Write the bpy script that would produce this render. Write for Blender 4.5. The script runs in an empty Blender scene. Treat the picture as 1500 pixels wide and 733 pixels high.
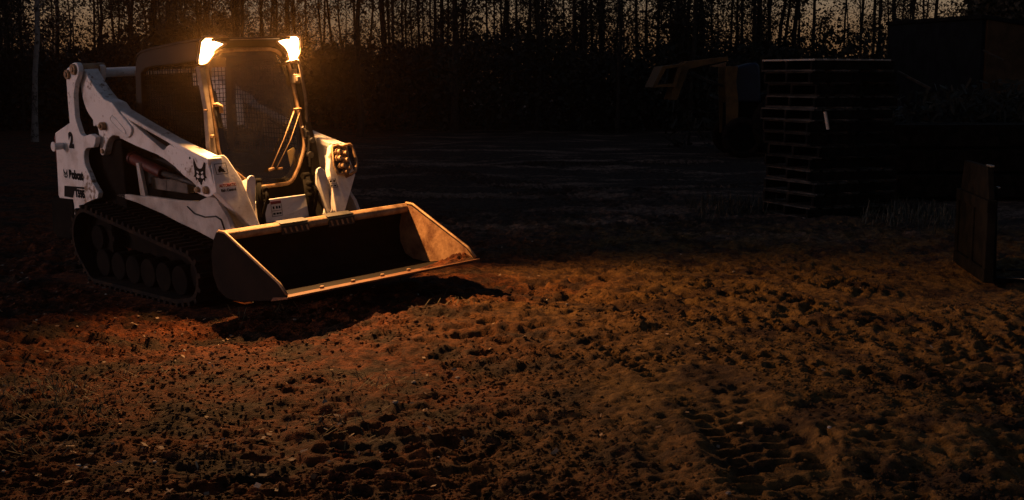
import bpy, bmesh, math, random
import numpy as np
from mathutils import Vector, Matrix, Euler

random.seed(7)
SC = bpy.context.scene
COL = SC.collection
R = math.radians

# ------------------------------------------------------------------ helpers
def tag(o, label=None, cat=None, group=None, kind=None):
    if label: o['label'] = label
    if cat: o['category'] = cat
    if group: o['group'] = group
    if kind: o['kind'] = kind
    return o

def empty(name, loc=(0, 0, 0), rot=(0, 0, 0)):
    o = bpy.data.objects.new(name, None)
    o.location = loc
    o.rotation_euler = rot
    o.empty_display_size = .3
    COL.objects.link(o)
    return o

def children(o):
    return [c for c in bpy.data.objects if c.parent == o]

def copy_tree(o, kids, parent=None):
    """copies a thing, its parts and sub-parts; kids maps object name -> its children"""
    c = o.copy()
    COL.objects.link(c)
    if parent is not None:
        c.parent = parent
    for ch in kids.get(o.name, ()):
        copy_tree(ch, kids, c)
    return c

def kid_map(o):
    m = {}
    def walk(p):
        m[p.name] = children(p)
        for c in m[p.name]:
            walk(c)
    walk(o)
    return m

class MB:
    """collects shapes into one mesh"""
    def __init__(self):
        self.v = []
        self.f = []
        self.sm = []
    def add(self, vs, fs, smooth=False):
        b = len(self.v)
        self.v += [tuple(p) for p in vs]
        for f in fs:
            self.f.append([b + i for i in f])
            self.sm.append(smooth)
        return self
    def box(self, lo, hi):
        x0, y0, z0 = lo
        x1, y1, z1 = hi
        vs = [(x0, y0, z0), (x1, y0, z0), (x1, y1, z0), (x0, y1, z0), (x0, y0, z1), (x1, y0, z1), (x1, y1, z1), (x0, y1, z1)]
        return self.add(vs, [(0, 3, 2, 1), (4, 5, 6, 7), (0, 1, 5, 4), (1, 2, 6, 5), (2, 3, 7, 6), (3, 0, 4, 7)])
    def prism(self, pts, y0, y1):
        """outline in (x, z) pushed from y0 to y1"""
        n = len(pts)
        vs = [(x, y0, z) for x, z in pts] + [(x, y1, z) for x, z in pts]
        fs = [list(range(n)), list(range(2 * n - 1, n - 1, -1))]
        fs += [(i, (i + 1) % n, n + (i + 1) % n, n + i) for i in range(n)]
        return self.add(vs, fs)
    def plate(self, pts3, push):
        """3D planar outline pushed along a vector"""
        n = len(pts3)
        p = Vector(push)
        vs = [Vector(a) for a in pts3] + [Vector(a) + p for a in pts3]
        fs = [list(range(n)), list(range(2 * n - 1, n - 1, -1))]
        fs += [(i, (i + 1) % n, n + (i + 1) % n, n + i) for i in range(n)]
        return self.add(vs, fs)
    def tube(self, path, r, n=10, closed=False, cap=True):
        P = [Vector(p) for p in path]
        m = len(P)
        rs = r if isinstance(r, (list, tuple)) else [r] * m
        vs = []
        prev = None
        for i in range(m):
            if closed:
                d = P[(i + 1) % m] - P[i - 1]
            else:
                d = P[min(i + 1, m - 1)] - P[max(i - 1, 0)]
            d.normalize()
            if prev is None:
                a = Vector((0, 0, 1)) if abs(d.z) < .9 else Vector((1, 0, 0))
                u = d.cross(a).normalized()
            else:
                u = (prev - d * prev.dot(d)).normalized()
            prev = u
            w = d.cross(u)
            for k in range(n):
                t = 2 * math.pi * k / n
                vs.append(P[i] + (u * math.cos(t) + w * math.sin(t)) * rs[i])
        fs = []
        for i in range(m if closed else m - 1):
            a = i * n
            b = ((i + 1) % m) * n
            for k in range(n):
                fs.append((a + k, a + (k + 1) % n, b + (k + 1) % n, b + k))
        self.add(vs, fs, True)
        if cap and not closed:
            self.add(vs[:n], [list(range(n - 1, -1, -1))])
            self.add(vs[-n:], [list(range(n))])
        return self
    def cyl(self, a, b, r, n=16):
        return self.tube([a, b], r, n)
    def build(self, name, mat, parent=None, bevel=0, recalc=True, segs=2):
        me = bpy.data.meshes.new(name)
        me.from_pydata(self.v, [], self.f)
        me.polygons.foreach_set('use_smooth', self.sm)
        if recalc:
            bm = bmesh.new()
            bm.from_mesh(me)
            bmesh.ops.remove_doubles(bm, verts=bm.verts, dist=1e-5)
            bmesh.ops.recalc_face_normals(bm, faces=bm.faces)
            bm.to_mesh(me)
            bm.free()
        me.materials.append(mat)
        o = bpy.data.objects.new(name, me)
        COL.objects.link(o)
        if parent is not None:
            o.parent = parent
        if bevel:
            md = o.modifiers.new('bevel', 'BEVEL')
            md.width = bevel
            md.segments = segs
            md.limit_method = 'ANGLE'
            md.angle_limit = R(35)
        return o

def text(name, body, size, origin, xdir, zdir, mat, parent, bold=0.0, sx=1.0):
    cu = bpy.data.curves.new(name, 'FONT')
    cu.body = body
    cu.size = size
    cu.align_x = 'CENTER'
    cu.align_y = 'CENTER'
    cu.extrude = .0008
    cu.offset = bold
    tmp = bpy.data.objects.new(name, cu)
    COL.objects.link(tmp)
    dg = bpy.context.evaluated_depsgraph_get()
    me = bpy.data.meshes.new_from_object(tmp.evaluated_get(dg))
    bpy.data.objects.remove(tmp)
    bpy.data.curves.remove(cu)
    X = Vector(xdir).normalized()
    Z = Vector(zdir).normalized()
    N = X.cross(Z)
    M = Matrix(((X.x, Z.x, N.x), (X.y, Z.y, N.y), (X.z, Z.z, N.z)))
    O = Vector(origin)
    for v in me.vertices:
        v.co = O + M @ Vector((v.co.x * sx, v.co.y, v.co.z))
    me.materials.clear()
    me.materials.append(mat)
    o = bpy.data.objects.new(name, me)
    COL.objects.link(o)
    o.parent = parent
    return o

# ------------------------------------------------------------------ materials
def new_mat(name):
    m = bpy.data.materials.new(name)
    m.use_nodes = True
    nt = m.node_tree
    return m, nt, nt.nodes['Principled BSDF']

def N(nt, typ, **kw):
    n = nt.nodes.new(typ)
    for k, v in kw.items():
        setattr(n, k, v)
    return n

def mottled(name, c1, c2, scale=6., rough=.55, rough2=None, metal=0., bump=.0, bscale=60., lo=.4, hi=.6, detail=6., spec=.3):
    m, nt, b = new_mat(name)
    tc = N(nt, 'ShaderNodeTexCoord')
    no = N(nt, 'ShaderNodeTexNoise')
    no.inputs['Scale'].default_value = scale
    no.inputs['Detail'].default_value = detail
    no.inputs['Roughness'].default_value = .65
    nt.links.new(tc.outputs['Object'], no.inputs['Vector'])
    rp = N(nt, 'ShaderNodeValToRGB')
    rp.color_ramp.elements[0].position = lo
    rp.color_ramp.elements[0].color = (*c1, 1)
    rp.color_ramp.elements[1].position = hi
    rp.color_ramp.elements[1].color = (*c2, 1)
    nt.links.new(no.outputs['Fac'], rp.inputs['Fac'])
    nt.links.new(rp.outputs['Color'], b.inputs['Base Color'])
    b.inputs['Metallic'].default_value = metal
    b.inputs['Specular IOR Level'].default_value = spec
    if rough2 is None:
        b.inputs['Roughness'].default_value = rough
    else:
        mr = N(nt, 'ShaderNodeMapRange')
        mr.inputs['To Min'].default_value = rough
        mr.inputs['To Max'].default_value = rough2
        nt.links.new(no.outputs['Fac'], mr.inputs['Value'])
        nt.links.new(mr.outputs['Result'], b.inputs['Roughness'])
    if bump:
        n2 = N(nt, 'ShaderNodeTexNoise')
        n2.inputs['Scale'].default_value = bscale
        n2.inputs['Detail'].default_value = 4
        nt.links.new(tc.outputs['Object'], n2.inputs['Vector'])
        bp = N(nt, 'ShaderNodeBump')
        bp.inputs['Strength'].default_value = bump
        bp.inputs['Distance'].default_value = .01
        nt.links.new(n2.outputs['Fac'], bp.inputs['Height'])
        nt.links.new(bp.outputs['Normal'], b.inputs['Normal'])
    return m

M_WHITE = mottled('machine_white_paint', (.40, .345, .30), (.68, .65, .63), 4., .4, .65, bump=.05, bscale=60., lo=.30, hi=.52, detail=10.)
def specks(m, col, scale, lo, hi):
    nt = m.node_tree
    b = nt.nodes['Principled BSDF']
    src = b.inputs['Base Color'].links[0].from_socket
    tc = N(nt, 'ShaderNodeTexCoord')
    a = N(nt, 'ShaderNodeTexNoise')
    a.inputs['Scale'].default_value = scale
    a.inputs['Detail'].default_value = 5
    c = N(nt, 'ShaderNodeTexNoise')
    c.inputs['Scale'].default_value = 2.3
    c.inputs['Detail'].default_value = 6
    mu = N(nt, 'ShaderNodeMath', operation='MULTIPLY')
    for q in (a, c):
        nt.links.new(tc.outputs['Object'], q.inputs['Vector'])
    nt.links.new(a.outputs['Fac'], mu.inputs[0])
    nt.links.new(c.outputs['Fac'], mu.inputs[1])
    mr = N(nt, 'ShaderNodeMapRange')
    mr.inputs['From Min'].default_value = lo
    mr.inputs['From Max'].default_value = hi
    nt.links.new(mu.outputs[0], mr.inputs['Value'])
    mx = N(nt, 'ShaderNodeMix', data_type='RGBA')
    nt.links.new(mr.outputs[0], mx.inputs['Factor'])
    nt.links.new(src, mx.inputs[6])
    mx.inputs[7].default_value = (*col, 1)
    nt.links.new(mx.outputs[2], b.inputs['Base Color'])
specks(M_WHITE, (.20, .14, .095), 26., .315, .40)
M_PANEL = mottled('dusty_white_panel', (.24, .20, .165), (.50, .46, .43), 4., .5, .75, bump=.15, bscale=70., lo=.35, hi=.68)
M_GREYBOX = mottled('grimy_grey_box', (.05, .04, .033), (.13, .11, .095), 6., .7, .8)
M_RUSTEDGE = mottled('rusty_edge_steel', (.075, .022, .008), (.20, .085, .03), 9., .55, .8, bump=.3, bscale=60., lo=.35, hi=.62)
M_BLACK = mottled('black_steel', (.012, .012, .012), (.03, .027, .024), 7., .45, .7, bump=.1)
M_CAB = mottled('black_cab_paint', (.006, .0055, .0055), (.014, .012, .010), 5., .5, .75, spec=.12, bump=.08)
M_PILLAR = mottled('dusty_grey_pillar', (.10, .075, .055), (.20, .16, .12), 9., .4, .6, bump=.1)
M_RUBBER = mottled('track_rubber', (.005, .004, .004), (.022, .013, .008), 9., .85, .95, spec=.15, bump=.4, bscale=50.)
M_STEEL = mottled('worn_steel', (.17, .095, .045), (.34, .22, .12), 9., .45, .7, metal=.2, bump=.2, bscale=80.)
M_BUCKET = mottled('bucket_steel', (.004, .003, .0025), (.012, .008, .006), 5., .75, .9, bump=.25, bscale=60., lo=.36, hi=.65, spec=.1)  # dark bucket paint, taken near black to hold the shade too
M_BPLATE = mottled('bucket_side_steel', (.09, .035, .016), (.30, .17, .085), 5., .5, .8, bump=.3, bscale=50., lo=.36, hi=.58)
M_MATTE = mottled('matte_black_steel', (.003, .003, .003), (.008, .007, .006), 7., .85, .95, bump=.1, spec=.06)
M_CHROME = mottled('cylinder_rod_steel', (.5, .48, .45), (.62, .6, .57), 4., .2, metal=.9)
M_RED = mottled('red_paint', (.042, .005, .004), (.075, .008, .006), 7., .45, .7, bump=.1)
M_DARKRED = mottled('tail_lamp_red', (.10, .012, .010), (.16, .02, .014), 7., .4)
M_DECAL = mottled('black_decal', (.004, .004, .004), (.007, .007, .007), 5., .7, spec=.08)
M_DECALR = mottled('red_decal', (.15, .018, .014), (.20, .024, .018), 5., .45)
M_DECALW = mottled('white_decal', (.6, .57, .54), (.66, .63, .6), 5., .45)
M_SEAT = mottled('seat_vinyl', (.018, .017, .016), (.035, .032, .03), 10., .6, bump=.1)
M_YELLOW = mottled('yellowed_cab_sticker', (.62, .48, .20), (.70, .57, .26), 6., .5)
M_WOOD = mottled('weathered_wood', (.010, .008, .006), (.050, .039, .031), 9., .75, .9, bump=.4, bscale=40.)
M_DARKWOOD = mottled('shaded_dark_wood', (.004, .0035, .003), (.014, .011, .009), 9., .9, .95, spec=.05)  # dark of the pallet gaps put into the stringer colour
M_MIDWOOD = mottled('brown_wood', (.006, .005, .004), (.024, .019, .015), 9., .85, .95, bump=.3, bscale=40., spec=.1)
M_PALEWOOD = mottled('pale_split_wood', (.20, .165, .135), (.30, .25, .21), 9., .75, .9, bump=.3, bscale=40.)
M_ORANGE = mottled('faded_orange_paint', (.065, .031, .008), (.125, .060, .015), 4., .5, .75, bump=.15)
M_BLUE = mottled('blue_paint', (.003, .006, .018), (.005, .010, .028), 4., .45, bump=.1)
M_BARK = mottled('grey_brown_bark', (.012, .009, .007), (.035, .027, .021), 11., .9, bump=.5, bscale=30.)
M_BIRCH = mottled('pale_birch_bark', (.06, .045, .038), (.28, .225, .20), 9., .85, bump=.3, bscale=30., lo=.4, hi=.5)
M_SHEDSIDE = mottled('shaded_shed_wall', (.008, .009, .012), (.014, .016, .020), 3., .9, spec=.05)  # wall facing away, its shade put into the colour
M_SHEDGABLE = mottled('brown_shed_wall', (.045, .024, .012), (.075, .040, .02), 3., .9, spec=.1)
M_ROOF = mottled('dark_roofing', (.007, .007, .008), (.013, .012, .012), 4., .95, spec=.05)

def leaf_mat(name, c1, c2):
    m, nt, b = new_mat(name)
    oi = N(nt, 'ShaderNodeNewGeometry')
    rp = N(nt, 'ShaderNodeValToRGB')
    rp.color_ramp.elements[0].color = (*c1, 1)
    rp.color_ramp.elements[1].color = (*c2, 1)
    nt.links.new(oi.outputs['Random Per Island'], rp.inputs['Fac'])
    nt.links.new(rp.outputs['Color'], b.inputs['Base Color'])
    b.inputs['Roughness'].default_value = .8
    return m
M_LEAF = leaf_mat('autumn_leaves', (.014, .012, .006), (.038, .026, .012))
M_SHRUB = leaf_mat('undergrowth_leaves', (.007, .008, .004), (.022, .017, .009))
M_LITTER = leaf_mat('fallen_leaves', (.10, .040, .016), (.36, .25, .16))
M_GRASS = leaf_mat('dry_grass', (.03, .032, .010), (.10, .07, .026))
M_WEED = leaf_mat('dark_weeds', (.010, .011, .005), (.04, .03, .014))
M_CHIP = leaf_mat('stone_chips', (.16, .12, .09), (.48, .42, .36))

def glass_mat(name, tint, dust, dcol):
    m, nt, b = new_mat(name)
    nt.nodes.remove(b)
    out = nt.nodes['Material Output']
    tr = N(nt, 'ShaderNodeBsdfTransparent')
    tr.inputs['Color'].default_value = (*tint, 1)
    gl = N(nt, 'ShaderNodeBsdfGlossy')
    gl.inputs['Roughness'].default_value = .04
    lw = N(nt, 'ShaderNodeLayerWeight')
    pw = N(nt, 'ShaderNodeMath', operation='POWER')
    nt.links.new(lw.outputs['Facing'], pw.inputs[0])
    pw.inputs[1].default_value = 5.
    fr = N(nt, 'ShaderNodeMath', operation='MULTIPLY_ADD')
    nt.links.new(pw.outputs[0], fr.inputs[0])
    fr.inputs[1].default_value = .75
    fr.inputs[2].default_value = .018
    mx = N(nt, 'ShaderNodeMixShader')
    nt.links.new(fr.outputs[0], mx.inputs[0])
    nt.links.new(tr.outputs[0], mx.inputs[1])
    nt.links.new(gl.outputs[0], mx.inputs[2])
    df = N(nt, 'ShaderNodeBsdfDiffuse')
    df.inputs['Color'].default_value = (*dcol, 1)
    tl = N(nt, 'ShaderNodeBsdfTranslucent')
    tl.inputs['Color'].default_value = (*dcol, 1)
    md = N(nt, 'ShaderNodeMixShader')
    md.inputs[0].default_value = .35
    nt.links.new(df.outputs[0], md.inputs[1])
    nt.links.new(tl.outputs[0], md.inputs[2])
    tc = N(nt, 'ShaderNodeTexCoord')
    no = N(nt, 'ShaderNodeTexNoise')
    no.inputs['Scale'].default_value = 4
    no.inputs['Detail'].default_value = 8
    no.inputs['Roughness'].default_value = .7
    nt.links.new(tc.outputs['Object'], no.inputs['Vector'])
    mr = N(nt, 'ShaderNodeMapRange')
    mr.inputs['From Min'].default_value = .35
    mr.inputs['From Max'].default_value = .7
    mr.inputs['To Min'].default_value = dust * .35
    mr.inputs['To Max'].default_value = dust * 1.6
    nt.links.new(no.outputs['Fac'], mr.inputs['Value'])
    m2 = N(nt, 'ShaderNodeMixShader')
    nt.links.new(mr.outputs[0], m2.inputs[0])
    nt.links.new(mx.outputs[0], m2.inputs[1])
    nt.links.new(md.outputs[0], m2.inputs[2])
    nt.links.new(m2.outputs[0], out.inputs['Surface'])
    return m
M_GLASS = glass_mat('dusty_door_glass', (.86, .84, .80), .026, (.35, .28, .2))

def emit_mat(name, col, s):
    m, nt, b = new_mat(name)
    b.inputs['Base Color'].default_value = (.8, .8, .8, 1)
    b.inputs['Emission Color'].default_value = (*col, 1)
    b.inputs['Emission Strength'].default_value = s
    return m
M_LENS = emit_mat('lit_lamp_lens', (1., .62, .28), 13.)

# ground: sand, red leaf-covered earth and dark mud
def ground_mat():
    m, nt, b = new_mat('churned_earth')
    L = nt.links.new
    geo = N(nt, 'ShaderNodeNewGeometry')
    def noise(scale, det, rough=.6):
        n = N(nt, 'ShaderNodeTexNoise')
        n.inputs['Scale'].default_value = scale
        n.inputs['Detail'].default_value = det
        n.inputs['Roughness'].default_value = rough
        L(geo.outputs['Position'], n.inputs['Vector'])
        return n
    sep = N(nt, 'ShaderNodeSeparateXYZ')
    L(geo.outputs['Position'], sep.inputs[0])
    def ramp(val, a, c):
        r = N(nt, 'ShaderNodeMapRange')
        r.interpolation_type = 'SMOOTHSTEP'
        r.inputs['From Min'].default_value = a
        r.inputs['From Max'].default_value = c
        L(val, r.inputs['Value'])
        return r.outputs['Result']
    def math_(op, a, c):
        r = N(nt, 'ShaderNodeMath', operation=op)
        for i, q in enumerate((a, c)):
            if isinstance(q, (int, float)):
                r.inputs[i].default_value = q
            else:
                L(q, r.inputs[i])
        return r.outputs[0]
    def mix(f, a, c):
        r = N(nt, 'ShaderNodeMix', data_type='RGBA')
        L(f, r.inputs['Factor'])
        for k, q in ((6, a), (7, c)):
            if isinstance(q, tuple):
                r.inputs[k].default_value = (*q, 1)
            else:
                L(q, r.inputs[k])
        return r.outputs[2]
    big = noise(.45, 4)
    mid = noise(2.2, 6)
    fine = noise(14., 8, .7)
    # left side: red-brown earth under leaves; centre: tan sand; far and right: soil darkened to stand for missing light
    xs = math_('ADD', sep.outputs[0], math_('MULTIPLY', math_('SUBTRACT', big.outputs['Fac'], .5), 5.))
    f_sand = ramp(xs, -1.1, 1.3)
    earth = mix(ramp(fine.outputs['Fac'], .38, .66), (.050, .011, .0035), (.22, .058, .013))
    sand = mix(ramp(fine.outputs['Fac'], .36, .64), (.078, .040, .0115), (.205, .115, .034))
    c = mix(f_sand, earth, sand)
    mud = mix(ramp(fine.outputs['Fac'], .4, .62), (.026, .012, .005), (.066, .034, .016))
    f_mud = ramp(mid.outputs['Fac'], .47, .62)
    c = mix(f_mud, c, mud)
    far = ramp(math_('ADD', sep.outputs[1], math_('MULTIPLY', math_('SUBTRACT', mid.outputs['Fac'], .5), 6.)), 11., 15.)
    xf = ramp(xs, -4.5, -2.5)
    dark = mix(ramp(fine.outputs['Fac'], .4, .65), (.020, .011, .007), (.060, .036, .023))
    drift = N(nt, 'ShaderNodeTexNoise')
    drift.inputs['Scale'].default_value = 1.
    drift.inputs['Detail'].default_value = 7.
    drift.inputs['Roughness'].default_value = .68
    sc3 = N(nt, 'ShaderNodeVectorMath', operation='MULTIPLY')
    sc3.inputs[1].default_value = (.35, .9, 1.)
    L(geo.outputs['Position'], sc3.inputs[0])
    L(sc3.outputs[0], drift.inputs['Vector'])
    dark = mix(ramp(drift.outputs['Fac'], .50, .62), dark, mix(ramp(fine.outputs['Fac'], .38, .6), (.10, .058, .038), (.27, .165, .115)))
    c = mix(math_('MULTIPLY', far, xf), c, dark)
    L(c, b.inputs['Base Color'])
    b.inputs['Roughness'].default_value = .92
    b.inputs['Specular IOR Level'].default_value = .2
    nb = noise(38., 8, .7)
    nb2 = noise(120., 4, .7)
    hh = math_('ADD', nb.outputs['Fac'], math_('MULTIPLY', nb2.outputs['Fac'], .35))
    bp = N(nt, 'ShaderNodeBump')
    bp.inputs['Strength'].default_value = 1.
    bp.inputs['Distance'].default_value = .045
    L(hh, bp.inputs['Height'])
    L(bp.outputs['Normal'], b.inputs['Normal'])
    return m
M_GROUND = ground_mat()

# ------------------------------------------------------------------ the machine's frame
YAW, MPITCH, MROLL = -.7854, .0066, .0441
MLOC = Vector((-2.4303, 10.2776, 0))
MROT = Euler((MROLL, MPITCH, YAW), 'XYZ')
MMAT = Matrix.Translation(MLOC) @ MROT.to_matrix().to_4x4()

# ------------------------------------------------------------------ ground sheet
def vnoise(x, y, seed):
    xi = np.floor(x).astype(np.int64)
    yi = np.floor(y).astype(np.int64)
    fx = x - xi
    fy = y - yi
    fx = fx * fx * fx * (fx * (fx * 6 - 15) + 10)
    fy = fy * fy * fy * (fy * (fy * 6 - 15) + 10)
    def h(a, b):
        n = (a * 374761393 + b * 668265263 + seed * 974634541) & 0xffffffff
        n = ((n ^ (n >> 13)) * 1274126177) & 0xffffffff
        n = (n ^ (n >> 16)) & 0xffff
        return n / 65535.
    return (h(xi, yi) * (1 - fx) + h(xi + 1, yi) * fx) * (1 - fy) + (h(xi, yi + 1) * (1 - fx) + h(xi + 1, yi + 1) * fx) * fy

def rotn(x, y, a, f, seed):
    c, s = math.cos(a), math.sin(a)
    return vnoise((x * c - y * s) * f, (x * s + y * c) * f, seed)

TRACKS = [  # centre line, width, lug pitch, depth
    ([(1.2, 11.2), (1.75, 9.6), (2.7, 8.2), (4.2, 7.0), (6.5, 5.9)], .50, .135, .060),
    ([(2.0, 11.6), (2.45, 10.2), (3.3, 9.0), (5.0, 7.9), (7.5, 7.0)], .50, .135, .060),
    ([(2.3, 8.9), (2.55, 7.6), (2.5, 6.2), (2.3, 4.6)], .50, .135, .050),
    ([(.2, 8.6), (.75, 7.4), (1.05, 6.2), (1.15, 4.4)], .46, .120, .034),
    ([(-1.5, 7.1), (-.95, 6.2), (-.6, 5.4), (-.5, 4.3)], .46, .115, .032),
    ([(-3.6, 7.2), (-2.7, 6.3), (-2.1, 5.4), (-1.9, 4.3)], .44, .110, .026),
    ([(3.0, 9.6), (3.7, 8.0), (3.9, 6.6), (3.8, 5.0)], .50, .135, .045),
    ([(-.2, 9.3), (.9, 8.6), (2.2, 7.9), (3.6, 6.6), (5.2, 5.6)], .46, .12, .040),
    ([(-.9, 8.0), (.2, 7.5), (1.5, 7.0), (2.9, 5.7), (3.6, 4.6)], .46, .12, .036),
    ([(-1.8, 22.), (1.0, 18.5), (3.5, 15.), (6.0, 12.)], .5, .16, .06),
    ([(-3.5, 25.), (-.5, 20.), (1.6, 15.), (2.0, 12.)], .5, .16, .06),
    ([(-8, 24.), (-1, 23.), (5, 24.), (11, 27.)], .8, .16, .09),
    ([(-9, 18.), (-3, 17.), (2, 18.), (7, 21.)], .7, .16, .08),
]

def smooth_path(pts, n=80):
    P = np.array(pts, float)
    k = len(P)
    Q = np.vstack([2 * P[0] - P[1], P, 2 * P[-1] - P[-2]])
    out = []
    for i in range(k - 1):
        p0, p1, p2, p3 = Q[i], Q[i + 1], Q[i + 2], Q[i + 3]
        for t in np.linspace(0, 1, n // (k - 1), endpoint=False):
            out.append(.5 * (2 * p1 + (p2 - p0) * t + (2 * p0 - 5 * p1 + 4 * p2 - p3) * t * t + (3 * p1 - p0 - 3 * p2 + p3) * t ** 3))
    out.append(P[-1])
    return np.array(out)

def ground_height(X, Y):
    shp = X.shape
    x = X.ravel()
    y = Y.ravel()
    h = (rotn(x, y, .3, .35, 1) - .5) * .10 + (rotn(x, y, 1.1, .9, 2) - .5) * .07
    near = np.clip((34 - y) / 20, 0, 1)
    n3 = rotn(x, y, .7, 2.7, 3)
    n4 = rotn(x, y, 2.0, 6.1, 4)
    n5 = rotn(x, y, .2, 11.5, 5)
    n6 = rotn(x, y, 1.4, 22., 6)
    n7 = rotn(x, y, .8, 37., 8)
    amp = .55 + .75 * rotn(x, y, .5, .6, 7)
    cl = np.clip((n4 - .42) / .45, 0, 1)
    clods = cl * cl * (3 - 2 * cl)
    c5 = np.clip((n5 - .45) / .4, 0, 1)
    pit = np.clip((rotn(x * .8, y, .05, 9.5, 9) - .60) / .12, 0, 1)
    pit = pit * pit * (3 - 2 * pit)
    knob = np.clip((rotn(x * .85, y, .1, 12.5, 10) - .62) / .16, 0, 1)
    knob = knob * knob * (3 - 2 * knob)
    churn = np.clip((rotn(x, y, 1.9, .8, 11) - .30) / .35, .15, 1)
    left = np.clip((-.6 - x) / 2., 0, 1)
    h += near * ((n3 - .5) * .022 + churn * (knob * .016 - pit * .028) + amp * (clods * .010 + (c5 - .3) * (.012 + .014 * left) + (n6 - .5) * (.018 + .012 * left) + (n7 - .5) * (.014 + .008 * left)))
    # lug prints
    for pts, w, pitch, dep in TRACKS:
        S = smooth_path(pts)
        lo = S.min(0) - 1
        hi = S.max(0) + 1
        sel = np.where((x > lo[0]) & (x < hi[0]) & (y > lo[1]) & (y < hi[1]))[0]
        if not len(sel):
            continue
        seg = np.diff(S, axis=0)
        sl = np.linalg.norm(seg, axis=1)
        cum = np.concatenate([[0], np.cumsum(sl)])
        best = np.full(len(sel), 1e9)
        bs = np.zeros(len(sel))
        bd = np.zeros(len(sel))
        px, py = x[sel], y[sel]
        for i in range(len(seg)):
            dx = px - S[i, 0]
            dy = py - S[i, 1]
            t = np.clip((dx * seg[i, 0] + dy * seg[i, 1]) / sl[i] ** 2, 0, 1)
            ex = dx - t * seg[i, 0]
            ey = dy - t * seg[i, 1]
            d = np.hypot(ex, ey)
            m = d < best
            best[m] = d[m]
            bs[m] = cum[i] + t[m] * sl[i]
            bd[m] = (np.sign(seg[i, 0] * dy - seg[i, 1] * dx) * d)[m]
        k = np.clip((w / 2 + .06 - best) / .10, 0, 1)
        k = k * k * (3 - 2 * k)
        ends = np.clip(bs / .6, 0, 1) * np.clip((cum[-1] - bs) / .6, 0, 1)
        fade = np.clip((rotn(px, py, .9, 1.3, 21) - .12) / .30, 0, 1) * ends
        # staggered blocks of the tread: each leaves its own pit, some of them broken away
        wob = rotn(px, py, .4, 4., 22) - .5
        u = (bd / w + .5) * (w / .115) + .5 * (rotn(px, py, .8, 5., 24) - .5)
        col = np.floor(u)
        ph = bs / pitch + .5 * (col % 2) + .45 * wob
        row = np.floor(ph)
        rnd = vnoise(col * 7.31 + .5, row * 3.17 + .5, 25)
        fu = 2 * (u - col) - 1
        fv = 2 * (ph - row) - 1
        cell = np.clip(1 - fu ** 2, 0, 1) ** .6 * np.clip(1 - (fv * 1.15) ** 2, 0, 1) ** .7
        pits = cell * np.clip((rnd - .30) / .25, 0, 1)
        ridge = np.clip(fv - .45, 0, 1) * np.clip(1 - fu ** 2, 0, 1)
        berm = np.exp(-((best - w / 2 - .07) / .07) ** 2)
        h[sel] = h[sel] * (1 - .6 * k * fade) + fade * (k * (dep * .16 - dep * 1.15 * pits + dep * .6 * ridge) + berm * dep * .3)
    # the earth lies level with the machine's tracks, pressed flat under them
    inv = MMAT.inverted()
    mx = inv[0][0] * x + inv[0][1] * y + inv[0][3]
    my = inv[1][0] * x + inv[1][1] * y + inv[1][3]
    zp = MMAT[2][0] * mx + MMAT[2][1] * my
    d = np.maximum(np.abs(mx - .05) - 1.25, np.abs(my) - .9)
    k = np.clip(1 - d / 1.3, 0, 1)
    k = k * k * (3 - 2 * k)
    kk = np.clip(1 - d / .35, 0, 1)
    h = h * (1 - .85 * kk) + k * (zp - .012)
    return h.reshape(shp)

def graded(a, b, step, far, grow):
    """coordinates from a to b at step, then growing out to far on both sides"""
    mid = list(np.arange(a, b, step))
    s, v, up = step, b, []
    while v < far[1]:
        up.append(v)
        s *= grow
        v += s
    up.append(far[1])
    s, v, dn = step, a, []
    while v > far[0]:
        s *= grow
        v -= s
        dn.append(max(v, far[0]))
    return np.array(dn[::-1] + mid + up)

def make_ground():
    xs = graded(-5.2, 5.6, .016, (-400, 400), 1.07)
    ys = [4.2]
    while ys[-1] < 46:
        ys.append(ys[-1] * 1.0032)
    s = .2
    while ys[-1] < 700:
        s *= 1.12
        ys.append(ys[-1] + s)
    back = [4.2]
    s = .03
    while back[-1] > -120:
        s *= 1.15
        back.append(back[-1] - s)
    ys = np.array(back[:0:-1] + ys)
    X, Y = np.meshgrid(xs, ys)
    Z = ground_height(X, Y)
    ny, nx = X.shape
    co = np.stack([X.ravel(), Y.ravel(), Z.ravel()], 1).astype(np.float32)
    i = np.arange(ny * nx).reshape(ny, nx)
    q = np.stack([i[:-1, :-1], i[:-1, 1:], i[1:, 1:], i[1:, :-1]], -1).reshape(-1, 4).astype(np.int32)
    me = bpy.data.meshes.new('ground')
    me.vertices.add(len(co))
    me.vertices.foreach_set('co', co.ravel())
    me.loops.add(q.size)
    me.loops.foreach_set('vertex_index', q.ravel())
    me.polygons.add(len(q))
    me.polygons.foreach_set('loop_start', np.arange(0, q.size, 4, dtype=np.int32))
    me.polygons.foreach_set('loop_total', np.full(len(q), 4, np.int32))
    me.polygons.foreach_set('use_smooth', np.ones(len(q), bool))
    me.update()
    me.validate()
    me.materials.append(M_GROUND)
    o = bpy.data.objects.new('ground', me)
    COL.objects.link(o)
    return tag(o, 'churned red brown earth with tread prints', None, None, 'structure')
make_ground()

def gz(x, y):
    return float(ground_height(np.array([[x]], float), np.array([[y]], float))[0, 0])

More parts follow.
